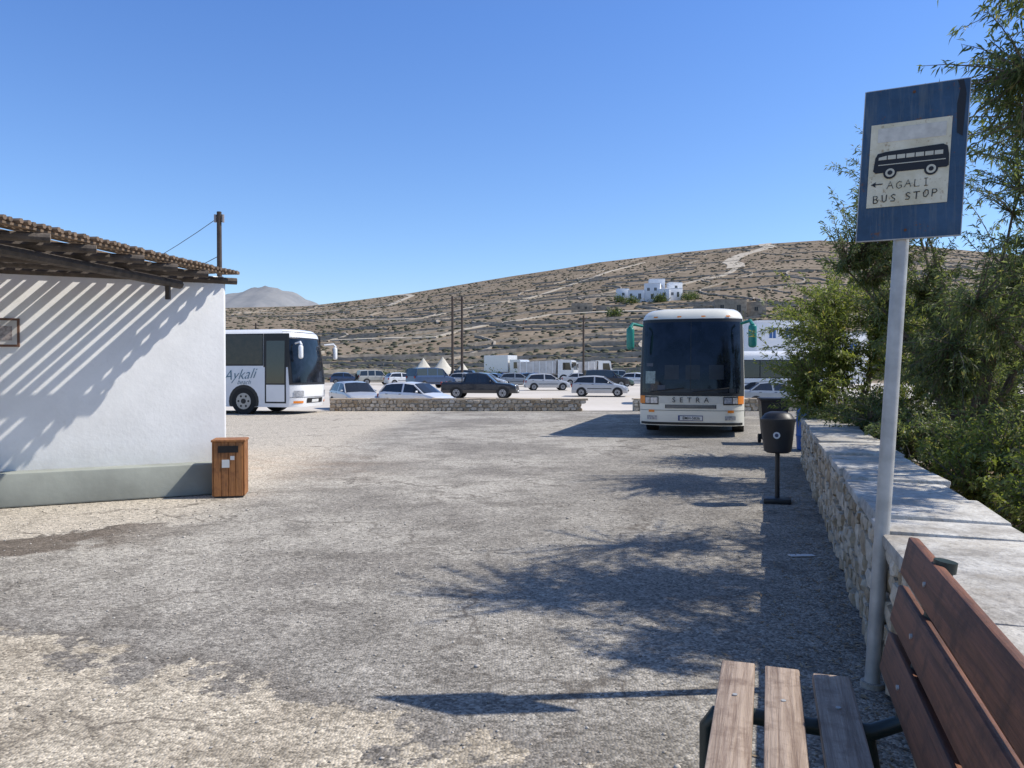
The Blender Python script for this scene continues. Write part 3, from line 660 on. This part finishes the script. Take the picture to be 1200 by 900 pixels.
TYPES = {
 'hatch': (3.85, [(0, .52, None, .66), (.05, .62, None, .74), (.3, .74, None, .81), (.95, .90, None, .83), (1.62, .93, 1.38, .84), (2.2, .94, 1.44, .84), (2.30, .94, 1.445, .84), (3.0, .96, 1.42, .83), (3.42, .97, 1.36, .82), (3.74, .95, None, .80), (3.82, .80, None, .77), (3.85, .5, None, .72)], .60, .80, (.68, 3.15), .30),
 'sedan': (4.35, [(0, .52, None, .68), (.05, .62, None, .76), (.4, .75, None, .83), (1.15, .90, None, .85), (1.85, .92, 1.36, .85), (2.45, .93, 1.42, .85), (2.55, .93, 1.42, .85), (3.2, .95, 1.36, .84), (3.75, .97, None, .84), (4.25, .95, None, .80), (4.32, .8, None, .77), (4.35, .5, None, .72)], .60, .84, (.80, 3.45), .31),
 'suv': (4.3, [(0, .70, None, .74), (.05, .85, None, .80), (.35, .98, None, .85), (1.15, 1.05, None, .87), (1.6, 1.07, 1.68, .87), (2.35, 1.08, 1.74, .87), (2.45, 1.08, 1.74, .87), (3.2, 1.08, 1.73, .87), (3.3, 1.08, 1.73, .87), (4.12, 1.08, 1.68, .86), (4.24, 1.06, None, .84), (4.3, .6, None, .78)], .70, .95, (.82, 3.4), .36),
 'pickup': (5.0, [(0, .66, None, .76), (.05, .82, None, .82), (.4, .96, None, .87), (1.35, 1.05, None, .89), (1.95, 1.07, 1.62, .89), (2.5, 1.08, 1.70, .89), (2.6, 1.08, 1.70, .89), (3.3, 1.08, 1.66, .88), (3.5, 1.06, None, .89), (4.95, 1.04, None, .88), (5.0, .6, None, .84)], .68, .95, (.88, 3.95), .38),
 'van': (4.6, [(0, .70, None, .78), (.06, .9, None, .84), (.4, 1.05, None, .90), (.9, 1.15, None, .92), (1.5, 1.2, 1.85, .92), (2.1, 1.2, 1.93, .92), (2.2, 1.2, 1.93, .92), (3.2, 1.2, 1.93, .92), (3.3, 1.2, 1.93, .92), (4.4, 1.2, 1.88, .9), (4.56, 1.1, None, .88), (4.6, .6, None, .84)], .78, .98, (.85, 3.6), .34),
}
def car(name, typ, x, y, ang, paint):
    L, st, wr, zmid, wy, wrd = TYPES[typ]; z0 = float(gz(x, y))
    T = Matrix.Translation((x, y, z0)) @ Matrix.Rotation(R(ang), 4, 'Z') @ Matrix.Translation((0, -L / 2, 0))
    B = MB(T); zb = .24 if typ in ('hatch', 'sedan') else .36; secs = []
    for (yy, belt, roof, hw) in st:
        if roof: pts = [(hw * .93, zb), (hw, zb + .2), (hw, belt - .12), (hw * .96, belt), (wr + .06, roof - .07), (wr - .05, roof - .01), (0, roof + .02)]
        else: pts = [(hw * .93, zb), (hw, zb + .2 if belt > .6 else zb + .1), (hw, belt - .12), (hw * .96, belt - .03), (hw * .88, belt), (hw * .6, belt + .015), (0, belt + .03)]
        secs.append([(px, yy, pz) for px, pz in pts] + [(-px, yy, pz) for px, pz in pts[-2::-1]])
    ns = len(secs[0])
    for a in range(len(secs) - 1):
        r0, r1 = st[a][2], st[a + 1][2]; short = (st[a + 1][0] - st[a][0]) < .15
        for k in range(ns - 1):
            kk = min(k, ns - 2 - k); g = False
            if r0 and r1 and kk == 3 and not short: g = True
            if (bool(r0) != bool(r1)) and kk >= 3: g = True
            B.add([secs[a][k], secs[a][k + 1], secs[a + 1][k + 1], secs[a + 1][k]], [(0, 1, 2, 3)], glass if g else paint, not g)
    for sc_ in (secs[0], secs[-1]): B.add(sc_, [tuple(range(ns))], paint)
    for sd in (-1, 1):
        for a in range(len(st) - 1):
            if bool(st[a][2]) != bool(st[a + 1][2]):
                p0 = Vector(secs[a][3 if sd > 0 else ns - 4]); p1 = Vector(secs[a + 1][4 if sd > 0 else ns - 5])
                if st[a][2]: p0 = Vector(secs[a][4 if sd > 0 else ns - 5]); p1 = Vector(secs[a + 1][3 if sd > 0 else ns - 4])
                B.tube([p0, p1], .035, paint, 6)
        for wyy in wy:
            hw = .84 if typ in ('hatch', 'sedan') else .88
            if typ == 'van': hw = .91
            R_ = wrd * 1.18; pts = [(sd * (hw + .006), wyy + R_ * math.cos(t * math.pi / 10), max(zb, wrd + R_ * math.sin(t * math.pi / 10))) for t in range(-2, 13)]
            B.add(pts, [tuple(range(len(pts)))], blackp); wheel(B, sd * (hw + .012), wyy, wrd, .2, sd)
        B.box((sd * (st[3][3] + .07), st[3][0] + .35, st[3][1] + .08), (.14, .10, .11), paint, bevel=.03)
        B.box((sd * .60, .015 + .08, st[2][1] - .14), (.26, .14, .13), lamp, bevel=.03); B.box((sd * .70, L - .02, st[-2][1] - .05), (.16, .10, .22), red, bevel=.02)
        for yd in (2.25, 3.1): B.box((sd * (.842 if typ in ('hatch', 'sedan') else .90 if typ != 'van' else .925), yd + .12, .85 if typ in ('hatch', 'sedan') else .95), (.02, .14, .025), blackp)
        if typ != 'pickup': B.box((sd * .845 if typ in ('hatch', 'sedan') else sd * .885 if typ != 'van' else sd * .922, (wy[0] + wy[1]) / 2, .55), (.012, wy[1] - wy[0] - .8, .05), blackp)
    B.box((0, -.012, .42), (1.1, .05, .14), blackp, bevel=.02); B.box((0, -.035, .5), (.5, .02, .11), plate); B.box((0, L + .012, .5), (.5, .02, .11), plate)
    if typ == 'pickup': B.box((0, 4.22, 1.06), (1.5, 1.35, .03), blackp); B.tube([(-.7, 3.6, 1.05), (-.66, 3.6, 1.55), (.66, 3.6, 1.55), (.7, 3.6, 1.05)], .035, blackp, 8)
    if typ == 'suv': B.cyl((0, L + .02, .95), (0, L + .2, .95), .33, tyre, 20)
    return B.done(name, None, 40)
def paint(n, c_): return pmat('paint_' + n, c_, .3, .2, var=.08, coat=.6)
silver = paint('silver', (.46, .47, .48)); pw = paint('white', (.76, .76, .75)); pb_ = paint('black', (.018, .02, .026)); pblue = paint('navy', (.03, .06, .13)); pbeige = paint('beige', (.42, .41, .36)); pgrey = paint('grey', (.26, .29, .32)); plb = paint('light_blue', (.22, .32, .44)); pgreen = paint('green', (.05, .10, .08))
car('suv', 'suv', -16.0, 90, 115, pbeige)
car('minivan', 'van', -7.7, 73, 130, pblue)
car('pickup_truck', 'pickup', -2.1, 51, 82, pb_)
for q_ in (('hatch', 3.0, 66, 96, silver), ('hatch', 6.15, 53.5, 78, silver), ('sedan', 10.4, 80, 100, pgreen), ('sedan', -1.8, 84, 70, plb), ('hatch', -2.4, 74, 82, silver), ('sedan', 7.9, 88, 88, silver),
           ('hatch', -4.75, 38.5, 60, pw), ('hatch', -8.2, 40, 30, silver), ('hatch', -20.5, 95, 100, pblue), ('sedan', 14.1, 41.5, 95, pgrey), ('suv', 13.5, 96, 85, pgrey), ('hatch', -12.6, 88, 120, pw), ('sedan', 2.2, 90, 100, pblue), ('hatch', -4.6, 80, 75, silver), ('hatch', 14.0, 84, 60, pw),
           ('suv', 9.0, 74, 96, pb_), ('hatch', .6, 80, 92, pgrey), ('suv', -5.2, 92, 80, pb_), ('hatch', 11.6, 92, 80, silver), ('sedan', -11.5, 97, 85, silver)):
    car('parked_car', *q_)
def truck(x, y, ang, L, kind):
    T = Matrix.Translation((x, y, float(gz(x, y)))) @ Matrix.Rotation(R(ang), 4, 'Z') @ Matrix.Scale(1.22, 4); B = MB(T); f = -L / 2
    cabh = 2.5
    prof = [(0, .55), (0, 1.35), (.25, 2.45), (.45, cabh + .05), (1.75, cabh + .05), (1.75, .55)]
    vs = [(sd * 1.15, f + a, z) for sd in (-1, 1) for a, z in prof]; n = len(prof)
    B.add(vs, [tuple(range(n)), tuple(range(2 * n - 1, n - 1, -1))] + [(k, (k + 1) % n, (k + 1) % n + n, k + n) for k in range(n)], pw)
    B.add([(-1.02, f + .03 - .012, 1.45), (1.02, f + .03 - .012, 1.45), (1.0, f + .225 - .012, 2.3), (-1.0, f + .225 - .012, 2.3)], [(0, 1, 2, 3)], glass)
    for sd in (-1, 1):
        B.add([(sd * 1.156, f + .25, 1.45), (sd * 1.156, f + 1.2, 1.45), (sd * 1.156, f + 1.2, 2.25), (sd * 1.156, f + .42, 2.25)], [(0, 1, 2, 3)], glass); B.box((sd * 1.3, f + .1, 1.9), (.12, .14, .45), blackp, bevel=.02); B.box((sd * .85, f - .01, .8), (.35, .05, .18), lamp)
        for yw in (f + 1.1, -f - 1.0, -f - 2.2): wheel(B, sd * 1.18, yw, .48, .3, sd, pw)
    B.box((0, f - .02, .6), (2.3, .14, .3), blackp); B.box((0, .2, .75), (.9, L - .6, .25), blackp)
    if kind == 'tip':
        y0, y1 = f + 2.0, -f; vs = [(-1.2, y0, 1.05), (1.2, y0, 1.05), (1.2, y1, 1.05), (-1.2, y1, 1.05), (-1.25, y0 - .1, 2.5), (1.25, y0 - .1, 2.5), (1.25, y1 + .1, 2.3), (-1.25, y1 + .1, 2.3)]
        B.add(vs, [(0, 3, 2, 1), (0, 1, 5, 4), (1, 2, 6, 5), (2, 3, 7, 6), (3, 0, 4, 7), (4, 5, 6, 7)], pmat('tipper_body', (.66, .64, .60), .6, var=.3, scale=1.5))
        for k in range(6):
            for sd in (-1, 1): B.box((sd * 1.25, y0 + .3 + k * (y1 - y0 - .6) / 5, 1.75), (.10, .10, 1.3), pw)
        B.box((0, y0 - .25, 2.55), (2.3, .6, .06), pw)
    else: B.box((0, 1.0, 2.05), (2.4, -f * 2 - 2.0, 2.1), pw, bevel=.04)
    B.done('dump_truck' if kind == 'tip' else 'box_truck')
truck(4.9, 104, 72, 6.3, 'tip'); truck(10.6, 111, 100, 6.0, 'tip'); truck(-.7, 118, 60, 5.5, 'box')
def container(x, y, a):
    B = MB(Matrix.Translation((x, y, float(gz(x, y)))) @ Matrix.Rotation(R(a), 4, 'Z')); cb = pmat('blue_plastic', (.02, .09, .32), .5)
    vs = [(-.6, -.45, .2), (.6, -.45, .2), (.6, .45, .2), (-.6, .45, .2), (-.7, -.55, 1.25), (.7, -.55, 1.25), (.7, .55, 1.25), (-.7, .55, 1.25)]
    B.add(vs, [(0, 3, 2, 1), (0, 1, 5, 4), (1, 2, 6, 5), (2, 3, 7, 6), (3, 0, 4, 7), (4, 5, 6, 7)], cb); B.box((0, 0, 1.33), (1.45, 1.15, .1), cb, bevel=.04, seg=2)
    for a_ in (-.5, .5):
        for b_ in (-.35, .35): B.cyl((a_ - .03, b_, .1), (a_ + .03, b_, .1), .1, tyre, 12)
    B.done('waste_container')
for k, q_ in enumerate(((-.6, 98), (1.0, 99), (2.5, 98.5))): container(q_[0], q_[1], k * 7)
B = MB(Matrix.Translation((6.05, 15.5, 0))); bb = pmat('blue_barrel_plastic', (.02, .10, .35), .45); B.tube([(0, 0, 0), (0, 0, .03), (0, 0, .28), (0, 0, .30), (0, 0, .33), (0, 0, .58), (0, 0, .61), (0, 0, .64), (0, 0, .86), (0, 0, .88)], [.25, .28, .29, .305, .29, .29, .305, .29, .28, .25], bb, 24); B.done('blue_barrel')
B = MB(); canvas = pmat('canvas', (.58, .54, .45), .9, var=.2, scale=1)
for (tx, ty, s_) in ((-12.0, 104, 1.1), (-9.3, 103, 1.15), (-6.8, 106, .9)):
    z0 = float(gz(tx, ty)); n = 8; base = [(tx + 2.2 * s_ * math.cos(2 * math.pi * k / n), ty + 2.2 * s_ * math.sin(2 * math.pi * k / n), z0 + 1.1 * s_) for k in range(n)]
    low = [(a, b_, z0) for a, b_, _ in base]; top = (tx, ty, z0 + 3.1 * s_); mid_ = [(tx + (a - tx) * .4, ty + (b_ - ty) * .4, z0 + 1.9 * s_) for a, b_, _ in base]
    B.add(low + base + mid_ + [top], [(k, (k + 1) % n, n + (k + 1) % n, n + k) for k in range(n)] + [(n + k, n + (k + 1) % n, 2 * n + (k + 1) % n, 2 * n + k) for k in range(n)] + [(2 * n + k, 2 * n + (k + 1) % n, 3 * n) for k in range(n)], canvas)
B.done('canvas_tents')
B = MB(Matrix.Translation((5.75, 16.9, 0)) @ Matrix.Rotation(R(-12), 4, 'Z')); cb = blk
vs = [(-.22, -.24, .08), (.22, -.24, .08), (.22, .24, .08), (-.22, .24, .08), (-.29, -.34, .95), (.29, -.34, .95), (.29, .34, .95), (-.29, .34, .95)]
B.add(vs, [(0, 3, 2, 1), (0, 1, 5, 4), (1, 2, 6, 5), (2, 3, 7, 6), (3, 0, 4, 7)], cb); B.box((0, 0, .985), (.62, .74, .07), cb, bevel=.025, seg=2)
for a_ in (-.26, .26): B.cyl((a_ - .03, .25, .1), (a_ + .03, .25, .1), .1, tyre, 12)
B.done('wheelie_bin')

# ------------------------------------------------------------------ houses, poles
hw_ = pmat('house_white', (.86, .86, .85), .85, var=.05, scale=.6); shut = pmat('blue_shutter', (.05, .14, .34), .5); dkw = pmat('dark_window', (.02, .022, .025), .3); rst = pmat('ruin_stone', (.42, .35, .26), .95, var=.45, scale=1.1, bmp=.4)
def house(name, x, y, ang, blocks, wallm=hw_, winm=dkw, zb=None, sc=1.):
    z0 = (float(gz(x, y)) if zb is None else zb) - .6; T = Matrix.Translation((x, y, z0)) @ Matrix.Rotation(R(ang), 4, 'Z') @ Matrix.Scale(sc, 4); e = empty(name)
    B = MB(T); Wn = MB(T)
    for (bx_, by_, w_, d_, h_, wins) in blocks:
        B.box((bx_, by_, h_ / 2), (w_, d_, h_), wallm, bevel=.08, seg=2)
        for s_ in (-1, 1): B.box((bx_ + s_ * (w_ / 2 - .13), by_, h_ + .14), (.26, d_ - .1, .3), wallm); B.box((bx_, by_ + s_ * (d_ / 2 - .13), h_ + .14), (w_ - .52, .26, .3), wallm)
        for (wx, wz, ww, wh) in wins:
            Wn.box((bx_ + wx, by_ - d_ / 2, wz), (ww, .06, wh), winm); Wn.box((bx_ + wx, by_ - d_ / 2 - .03, wz - wh / 2 - .05), (ww + .2, .12, .08), wallm)
            Wn.box((bx_ + wx, by_ - d_ / 2 - .04, wz), (.06, .03, wh), wallm)
    B.done('walls', e); Wn.done('windows', e)
house('white_house', 57, 352, -14, [(0, 0, 6, 6, 4.5, [(-1.8, 2.9, .9, 1.1), (1.4, 2.4, 1, 2)]), (6, 1, 6, 6, 7, [(-1.4, 5.0, .9, 1.1), (1.2, 5.0, .9, 1.1), (0, 2.3, 1, 1.8)]), (10.5, -1, 4, 5, 4.6, [(0, 2.9, 1.1, 1.2)])], sc=1.2)
house('white_house', 72, 350, 6, [(1, 0, 6, 5, 4.6, [(-1, 2.7, .9, 1.1), (1.2, 2.5, .9, 1.8)]), (2.6, 3, 5, 4, 7.2, [(0, 5.6, 1, 1.1)])], sc=1.2)
house('white_house', 52, 362, 0, [(0, 0, 5, 5, 5.5, [(0, 3.4, 1, 1.1)])], sc=1.1)
house('white_house', 68, 362, -5, [(0, 0, 6, 5, 8., [(-1.4, 5.4, 1, 1.1), (1.4, 5.4, 1, 1.1)])], sc=1.2)
house('ruined_stone_house', 74, 262, -8, [(0, 0, 8, 6, 5.0, [(-2.2, 3.2, .9, 1.2), (2, 2.8, 1, 1.8)]), (6.6, 1, 5, 5, 4.2, [(0, 2.8, .9, 1)]), (-6.5, 1, 5, 4, 3.4, [])], rst, sc=1.3)
house('stone_house', 50, 205, 5, [(0, 0, 6, 5, 3.6, [(-1.4, 2.2, .9, 1), (1.6, 2.2, .9, 1)]), (8, 1, 7, 5, 4.6, [(-1.5, 3, .9, 1.1), (1.5, 3, .9, 1.1)])], rst)
house('stone_house', 30, 330, -5, [(0, 0, 9, 5, 4.0, [(-1.4, 2.2, .9, 1), (1.6, 2.2, .9, 1)]), (9, 1, 6, 5, 3.0, [])], rst)
house('blue_shuttered_house', 34.5, 100, 0, [(0, 0, 7.5, 7, 8.3, [(-1.8, 7.0, .8, 1.3), (.2, 7.0, .8, 1.3), (-1.8, 4, .9, 1.4), (1.6, 4, .9, 1.4)]), (7.5, 1, 7, 6, 6.8, [(-1.5, 5, .9, 1.4), (1.5, 5, .9, 1.4)])], hw_, shut, 0)
polem = pmat('creosoted_pole', (.085, .062, .048), .85, var=.4, scale=4)
def upole(x, y, h, arm=0, r_=.12):
    z0 = float(gz(x, y)); B = MB(); B.tube([(x, y, z0 - .3), (x, y, z0 + h)], [r_ * 1.25, r_], polem, 10)
    if arm: B.box((x, y, z0 + h - .35), (arm, .1, .1), polem)
    for k in (-1, 0, 1): B.cyl((x + k * max(arm, .26) * .42, y, z0 + h - .3), (x + k * max(arm, .26) * .42, y, z0 + h - .08), .04, pmat('insulator', (.35, .3, .28), .4), 8)
    B.done('utility_pole'); return Vector((x, y, z0 + h - .15))
a = upole(-8.36, 22, 6.15, 0, .065); b2 = upole(-30, 50, 7.4, 0)
e1_ = upole(-6.35, 82, 9.6, 0); e2_ = upole(-5.35, 82.3, 9.6, 0); e3_ = upole(9.3, 100, 8.8, .9); e4_ = upole(24, 96, 8.0, .9); e5_ = upole(-40, 120, 8.5, .9)
B = MB(); B.box((-5.85, 82.1, 9.2), (1.3, .1, .12), polem); B.done('pole_crossbar')
B = MB(); wirem = pmat('wire', (.03, .03, .03), .6)
def wire(p, q, sag, r=.012):
    B.tube([p.lerp(q, k / 16) - Vector((0, 0, sag * 4 * (k / 16) * (1 - k / 16))) for k in range(17)], r, wirem, 4, False)
wire(a, b2, .8); wire(a - Vector((0, 0, 1.1)), b2 - Vector((0, 0, 1.4)), .6)
wire(e3_, e4_, .8, .01); wire(e2_, e3_, .8, .01); wire(e1_, e5_, 1., .01)
B.done('overhead_wires')
B = MB()
for t_, d_ in ((.333, 893), (.342, 890), (.31, 893)):
    x = t_ * d_; z0 = float(gz(x, d_)); B.tube([(x, d_, z0 - 2), (x, d_, z0 + 9)], .22, polem, 5)
B.done('ridge_antenna_masts')

# ------------------------------------------------------------------ vegetation
def leafmat(name, c1, c2, c3, tr=.35):
    m, nt, b = newmat(name); g = N(nt, 'ShaderNodeNewGeometry').outputs['Random Per Island']
    c = ramp(nt, g, [(0., c1), (.5, c2), (.93, c3), (1., (.30, .24, .12))])
    nt.links.new(c, b.inputs['Base Color']); b.inputs['Roughness'].default_value = .5; b.inputs['Specular IOR Level'].default_value = .4
    t = N(nt, 'ShaderNodeBsdfTranslucent', {'Color': mix(nt, 1., c, (1.8, 1.8, .95), 'MULTIPLY')})
    mx = N(nt, 'ShaderNodeMixShader', {0: tr, 1: b.outputs[0], 2: t.outputs[0]})
    nt.links.new(mx.outputs[0], nt.nodes['Material Output'].inputs[0]); return m
lf_ac = leafmat('willow_leaf', (.08, .11, .045), (.125, .16, .068), (.20, .235, .115), .42)
lf_yl = leafmat('yellow_green_leaf', (.10, .135, .035), (.16, .195, .055), (.24, .27, .09), .44)
lf_dk = leafmat('shrub_leaf', (.045, .068, .026), (.08, .11, .042), (.135, .17, .065), .36)
bark = pmat('bark', (.22, .175, .135), .9, col2=(.09, .068, .05), scale=14, bmp=.5)
def norm(a): return a / np.maximum(np.linalg.norm(a, axis=-1, keepdims=True), 1e-9)
def tree(name, base, lobes, ntw, lpt, ll, lw, leaf, seed, trunk=.07, droop=.25, twl=.8, shoots=0):
    g = np.random.default_rng(seed); rs = random.Random(seed); e = empty(name); B = MB(); base = np.array(base, float)
    samples = []
    for (c, r, wt) in lobes:
        for q in range(2):
            end = np.array(c) + g.uniform(-.55, .55, 3) * np.array(r); st = base + np.array([rs.uniform(-.15, .15), rs.uniform(-.15, .15), -.05])
            ctl = st + (end - st) * np.array([.25, .25, .55]) + g.uniform(-.2, .2, 3)
            ts = np.linspace(0, 1, 12)[:, None]; cv = (1 - ts) ** 2 * st + 2 * ts * (1 - ts) * ctl + ts ** 2 * end
            cv[1:-1] += g.uniform(-.04, .04, (10, 3)); B.tube(cv, list(np.linspace(trunk, .012, 12)), bark, 7, False); samples.append(cv[4:])
    SP = np.concatenate(samples); w_ = np.array([l[2] for l in lobes], float); w_ /= w_.sum()
    ids = g.choice(len(lobes), ntw, p=w_); Cn = np.array([l[0] for l in lobes])[ids]; Rn = np.array([l[1] for l in lobes])[ids]
    d = norm(g.normal(size=(ntw, 3))); rad_ = g.random(ntw) ** .42
    bumpy = np.array([1 + .45 * mnoise.noise((v[0] * 2.1 + seed, v[1] * 2.1, v[2] * 2.1)) for v in d])
    tips = Cn + d * Rn * (rad_ * bumpy)[:, None]; tips[:, 2] = np.maximum(tips[:, 2], .15)
    if shoots:
        k = ntw - shoots; tips[k:] = Cn[k:] + norm(d[k:] * np.array([1, 1, .6]) + np.array([-.2, 0, .5])) * Rn[k:] * g.uniform(1.05, 1.38, (shoots, 1))
    D2 = ((tips[:, None] - SP[None]) ** 2).sum(-1); near = SP[np.argmin(D2 + g.random(D2.shape) * .25, axis=1)]
    P = []; D = []
    for t_, n_ in zip(tips, near):
        L = np.linalg.norm(t_ - n_); mid_ = (t_ + n_) / 2 + np.array([0, 0, .12 * L]) + g.uniform(-.07, .07, 3)
        ts = np.array([0, .35, .7, 1])[:, None]; cv = (1 - ts) ** 2 * n_ + 2 * ts * (1 - ts) * mid_ + ts ** 2 * t_
        B.tube(cv, [.009, .007, .005, .002], bark, 3, False)
        lo = max(0., 1 - twl / max(L, .01)); tt = g.uniform(lo, 1.03, lpt)[:, None]
        P.append((1 - tt) ** 2 * n_ + 2 * tt * (1 - tt) * mid_ + tt ** 2 * t_)
        ax = norm((t_ - mid_)[None]); dd = norm(ax * .8 + g.normal(size=(lpt, 3)) * .62 + np.array([0, 0, -droop])); D.append(dd)
    B.done('trunk_and_limbs', e)
    P = np.concatenate(P); D = np.concatenate(D); n = len(P); L = ll * g.uniform(.6, 1.25, (n, 1)); W = lw * g.uniform(.7, 1.25, (n, 1))
    P += g.normal(size=P.shape) * .018
    sd = norm(np.cross(D, g.normal(size=(n, 3)))); nrm = np.cross(D, sd)
    V = np.stack([P, P + D * L * .45 + sd * W / 2 + nrm * L * .05, P + D * L - np.array([0, 0, .012]), P + D * L * .45 - sd * W / 2 + nrm * L * .05], 1).reshape(-1, 3)
    fastmesh('foliage', V, np.arange(4 * n).reshape(-1, 4), [leaf], e)
tree('willow_leaved_tree', (5.6, 6.7, 0), [((4.25, 5.9, 3.75), (.75, .95, .9), 1.5), ((4.6, 6.1, 4.9), (1.0, .95, .85), 1.0), ((5.6, 7.0, 3.2), (.9, .9, .9), .7), ((5.9, 7.4, 4.6), (1.3, 1.2, 1.), .8), ((5.0, 7.8, 2.2), (.7, .7, .6), .5), ((4.15, 5.1, 2.8), (.5, .6, .5), .4), ((4.05, 4.7, 3.5), (.55, .55, .6), .9)], 1350, 42, .085, .016, lf_ac, 11, .055, .35, .6, 150)
tree('willow_leaved_tree', (6.5, 10.8, 0), [((5.25, 10.6, 3.4), (.85, 1.0, .8), 1.), ((5.9, 11.4, 4.4), (.9, 1.0, .75), .7), ((7.3, 10.4, 4.6), (1.2, 1.1, 1.0), .9), ((6.4, 10.5, 2.4), (1.2, 1.1, .9), 1.2), ((8.0, 10.6, 3.0), (1.3, 1.1, 1.2), .9), ((5.6, 10.0, 1.6), (.7, .8, .6), .6)], 1250, 42, .095, .018, lf_ac, 12, .055, .3, .65, 150)
tree('willow_leaved_tree', (5.9, 13.8, 0), [((5.5, 13.6, 2.2), (.95, 1.1, 1.05), 1.3), ((5.2, 13.3, 1.35), (.65, .9, .8), 1), ((6.7, 13.8, 2.7), (1.1, 1.1, 1.0), 1), ((7.0, 13.0, 1.4), (1.2, 1, 1.), 1)], 1050, 42, .10, .021, lf_yl, 13, .06, .15, .7, 110)
tree('willow_leaved_tree', (8.4, 8.8, 0), [((7.4, 9.2, 2.1), (1.2, 1.1, 1.0), 1.2), ((8.8, 9.2, 3.6), (1.5, 1.3, 1.3), 1.1)], 650, 42, .09, .019, lf_yl, 14, .05, .3, .7, 60)
tree('background_trees', (10.5, 15, 0), [((9.0, 15.5, 2.0), (1.9, 1.5, 1.6), 1), ((11.5, 15, 2.4), (2.2, 1.6, 1.8), 1.2)], 700, 38, .13, .04, lf_dk, 15, .09, .2, 1.1)
shr = [((5.15, 10.9, .8), (.6, .9, .5)), ((4.70, 8.9, .70), (.5, .8, .45)), ((4.40, 7.2, .68), (.45, .7, .45)), ((5.4, 7.5, .8), (.7, .8, .6)), ((6.4, 8.8, .8), (.9, .9, .7)), ((5.7, 12.1, .8), (.7, .7, .6)), ((7.3, 11.2, .9), (1.2, 1.0, .8)), ((4.0, 5.7, .55), (.4, .6, .40))]
for k, (c_, r_) in enumerate(shr):
    tree('garden_shrub', (c_[0] + .1, c_[1], 0), [(c_, r_, 1), ((c_[0] + .25, c_[1] + .3, c_[2] + .15), tuple(q * .7 for q in r_), .6)], 210, 42, .055, .022, (lf_dk, lf_ac, lf_yl, lf_ac, lf_dk)[k % 5], 40 + k, .02, .1, .35, 40)
n = 9000; cx = rng.choice([-18.5, -15, -13, -10.2, -6, -3.2, 1.5, 14.2, 17., 19.5], n) + rng.normal(0, .9, n); cy = 112 + rng.normal(0, .7, n); cz = np.abs(rng.normal(0, .75, n)) + gz(cx, cy)
def clump(name, cx, cy, cz, l0, l1, mat):
    n = len(cx); P = np.stack([cx, cy, cz], 1); D = norm(rng.normal(size=(n, 3))); sd = norm(np.cross(D, rng.normal(size=(n, 3)))); L = rng.uniform(l0, l1, (n, 1))
    V = np.stack([P, P + D * L * .5 + sd * L * .3, P + D * L, P + D * L * .5 - sd * L * .3], 1).reshape(-1, 3)
    fastmesh(name, V, np.arange(4 * n).reshape(-1, 4), [mat])
clump('roadside_shrubs', cx, cy, cz, .12, .32, lf_dk)
n = 6000; k = rng.integers(0, 9, n); hx = np.array([54, 66, 79, 83, 50, 72, 58., 66, 40])[k] + rng.normal(0, 1.5, n); hy = np.array([346, 343, 345, 352, 358, 252, 233., 343, 300])[k] + rng.normal(0, 1.3, n); hz = np.abs(rng.normal(1.2, 1.0, n)) + gz(hx, hy)
clump('hillside_trees', hx, hy, hz, .4, .9, lf_dk)
n = 1500; u = rng.uniform(1.5, 14, n); v = WV - .02 - np.abs(rng.normal(0, .28, n)); x = u * SA + v * CA; y = u * CA - v * SA
P = np.stack([x, y, np.full(n, .008)], 1); a_ = rng.uniform(0, 6.28, n); D = np.stack([np.cos(a_), np.sin(a_), rng.uniform(0, .3, n)], 1); sd = np.stack([-np.sin(a_), np.cos(a_), rng.uniform(-.2, .2, n)], 1); L = rng.uniform(.02, .06, (n, 1))
V = np.stack([P, P + D * L * .5 + sd * L * .15, P + D * L, P + D * L * .5 - sd * L * .15], 1); V[:, :, 2] = np.maximum(V[:, :, 2], .007); V = V.reshape(-1, 3)
fastmesh('fallen_leaves', V, np.arange(4 * n).reshape(-1, 4), [isl_mat('dry_leaf', [(.24, .16, .09), (.40, .31, .19), (.15, .10, .06)], .8, 30, 0)])
n = 3200; x = rng.uniform(-7, 2.2, n); y = rng.uniform(2.2, 10, n); keep = x < (y * .333 + .45); x = x[keep]; y = y[keep]; n = len(x); s_ = rng.uniform(.003, .009, n) * (1 + (rng.random(n) > .98) * 1.0)
VV = IV[None] * (1 + rng.uniform(-.3, .3, (n, len(IV), 1))) * s_[:, None, None] * np.array([1.2, 1, .7]) + np.stack([x, y, .004 + s_ * .4], -1)[:, None]
fastmesh('loose_gravel', VV.reshape(-1, 3), (IF[None] + (np.arange(n) * len(IV))[:, None, None]).reshape(-1, 3), [isl_mat('gravel_stone', [(.25, .22, .18), (.5, .46, .4), (.65, .6, .53)], .9, 60, 0)])
B = MB(); B.box((2.5, 6.6, .012), (.22, .07, .004), pmat('paper', (.7, .7, .7), .7), Matrix.Rotation(.1, 3, 'Z'), jit=.004); B.done('paper_scrap')
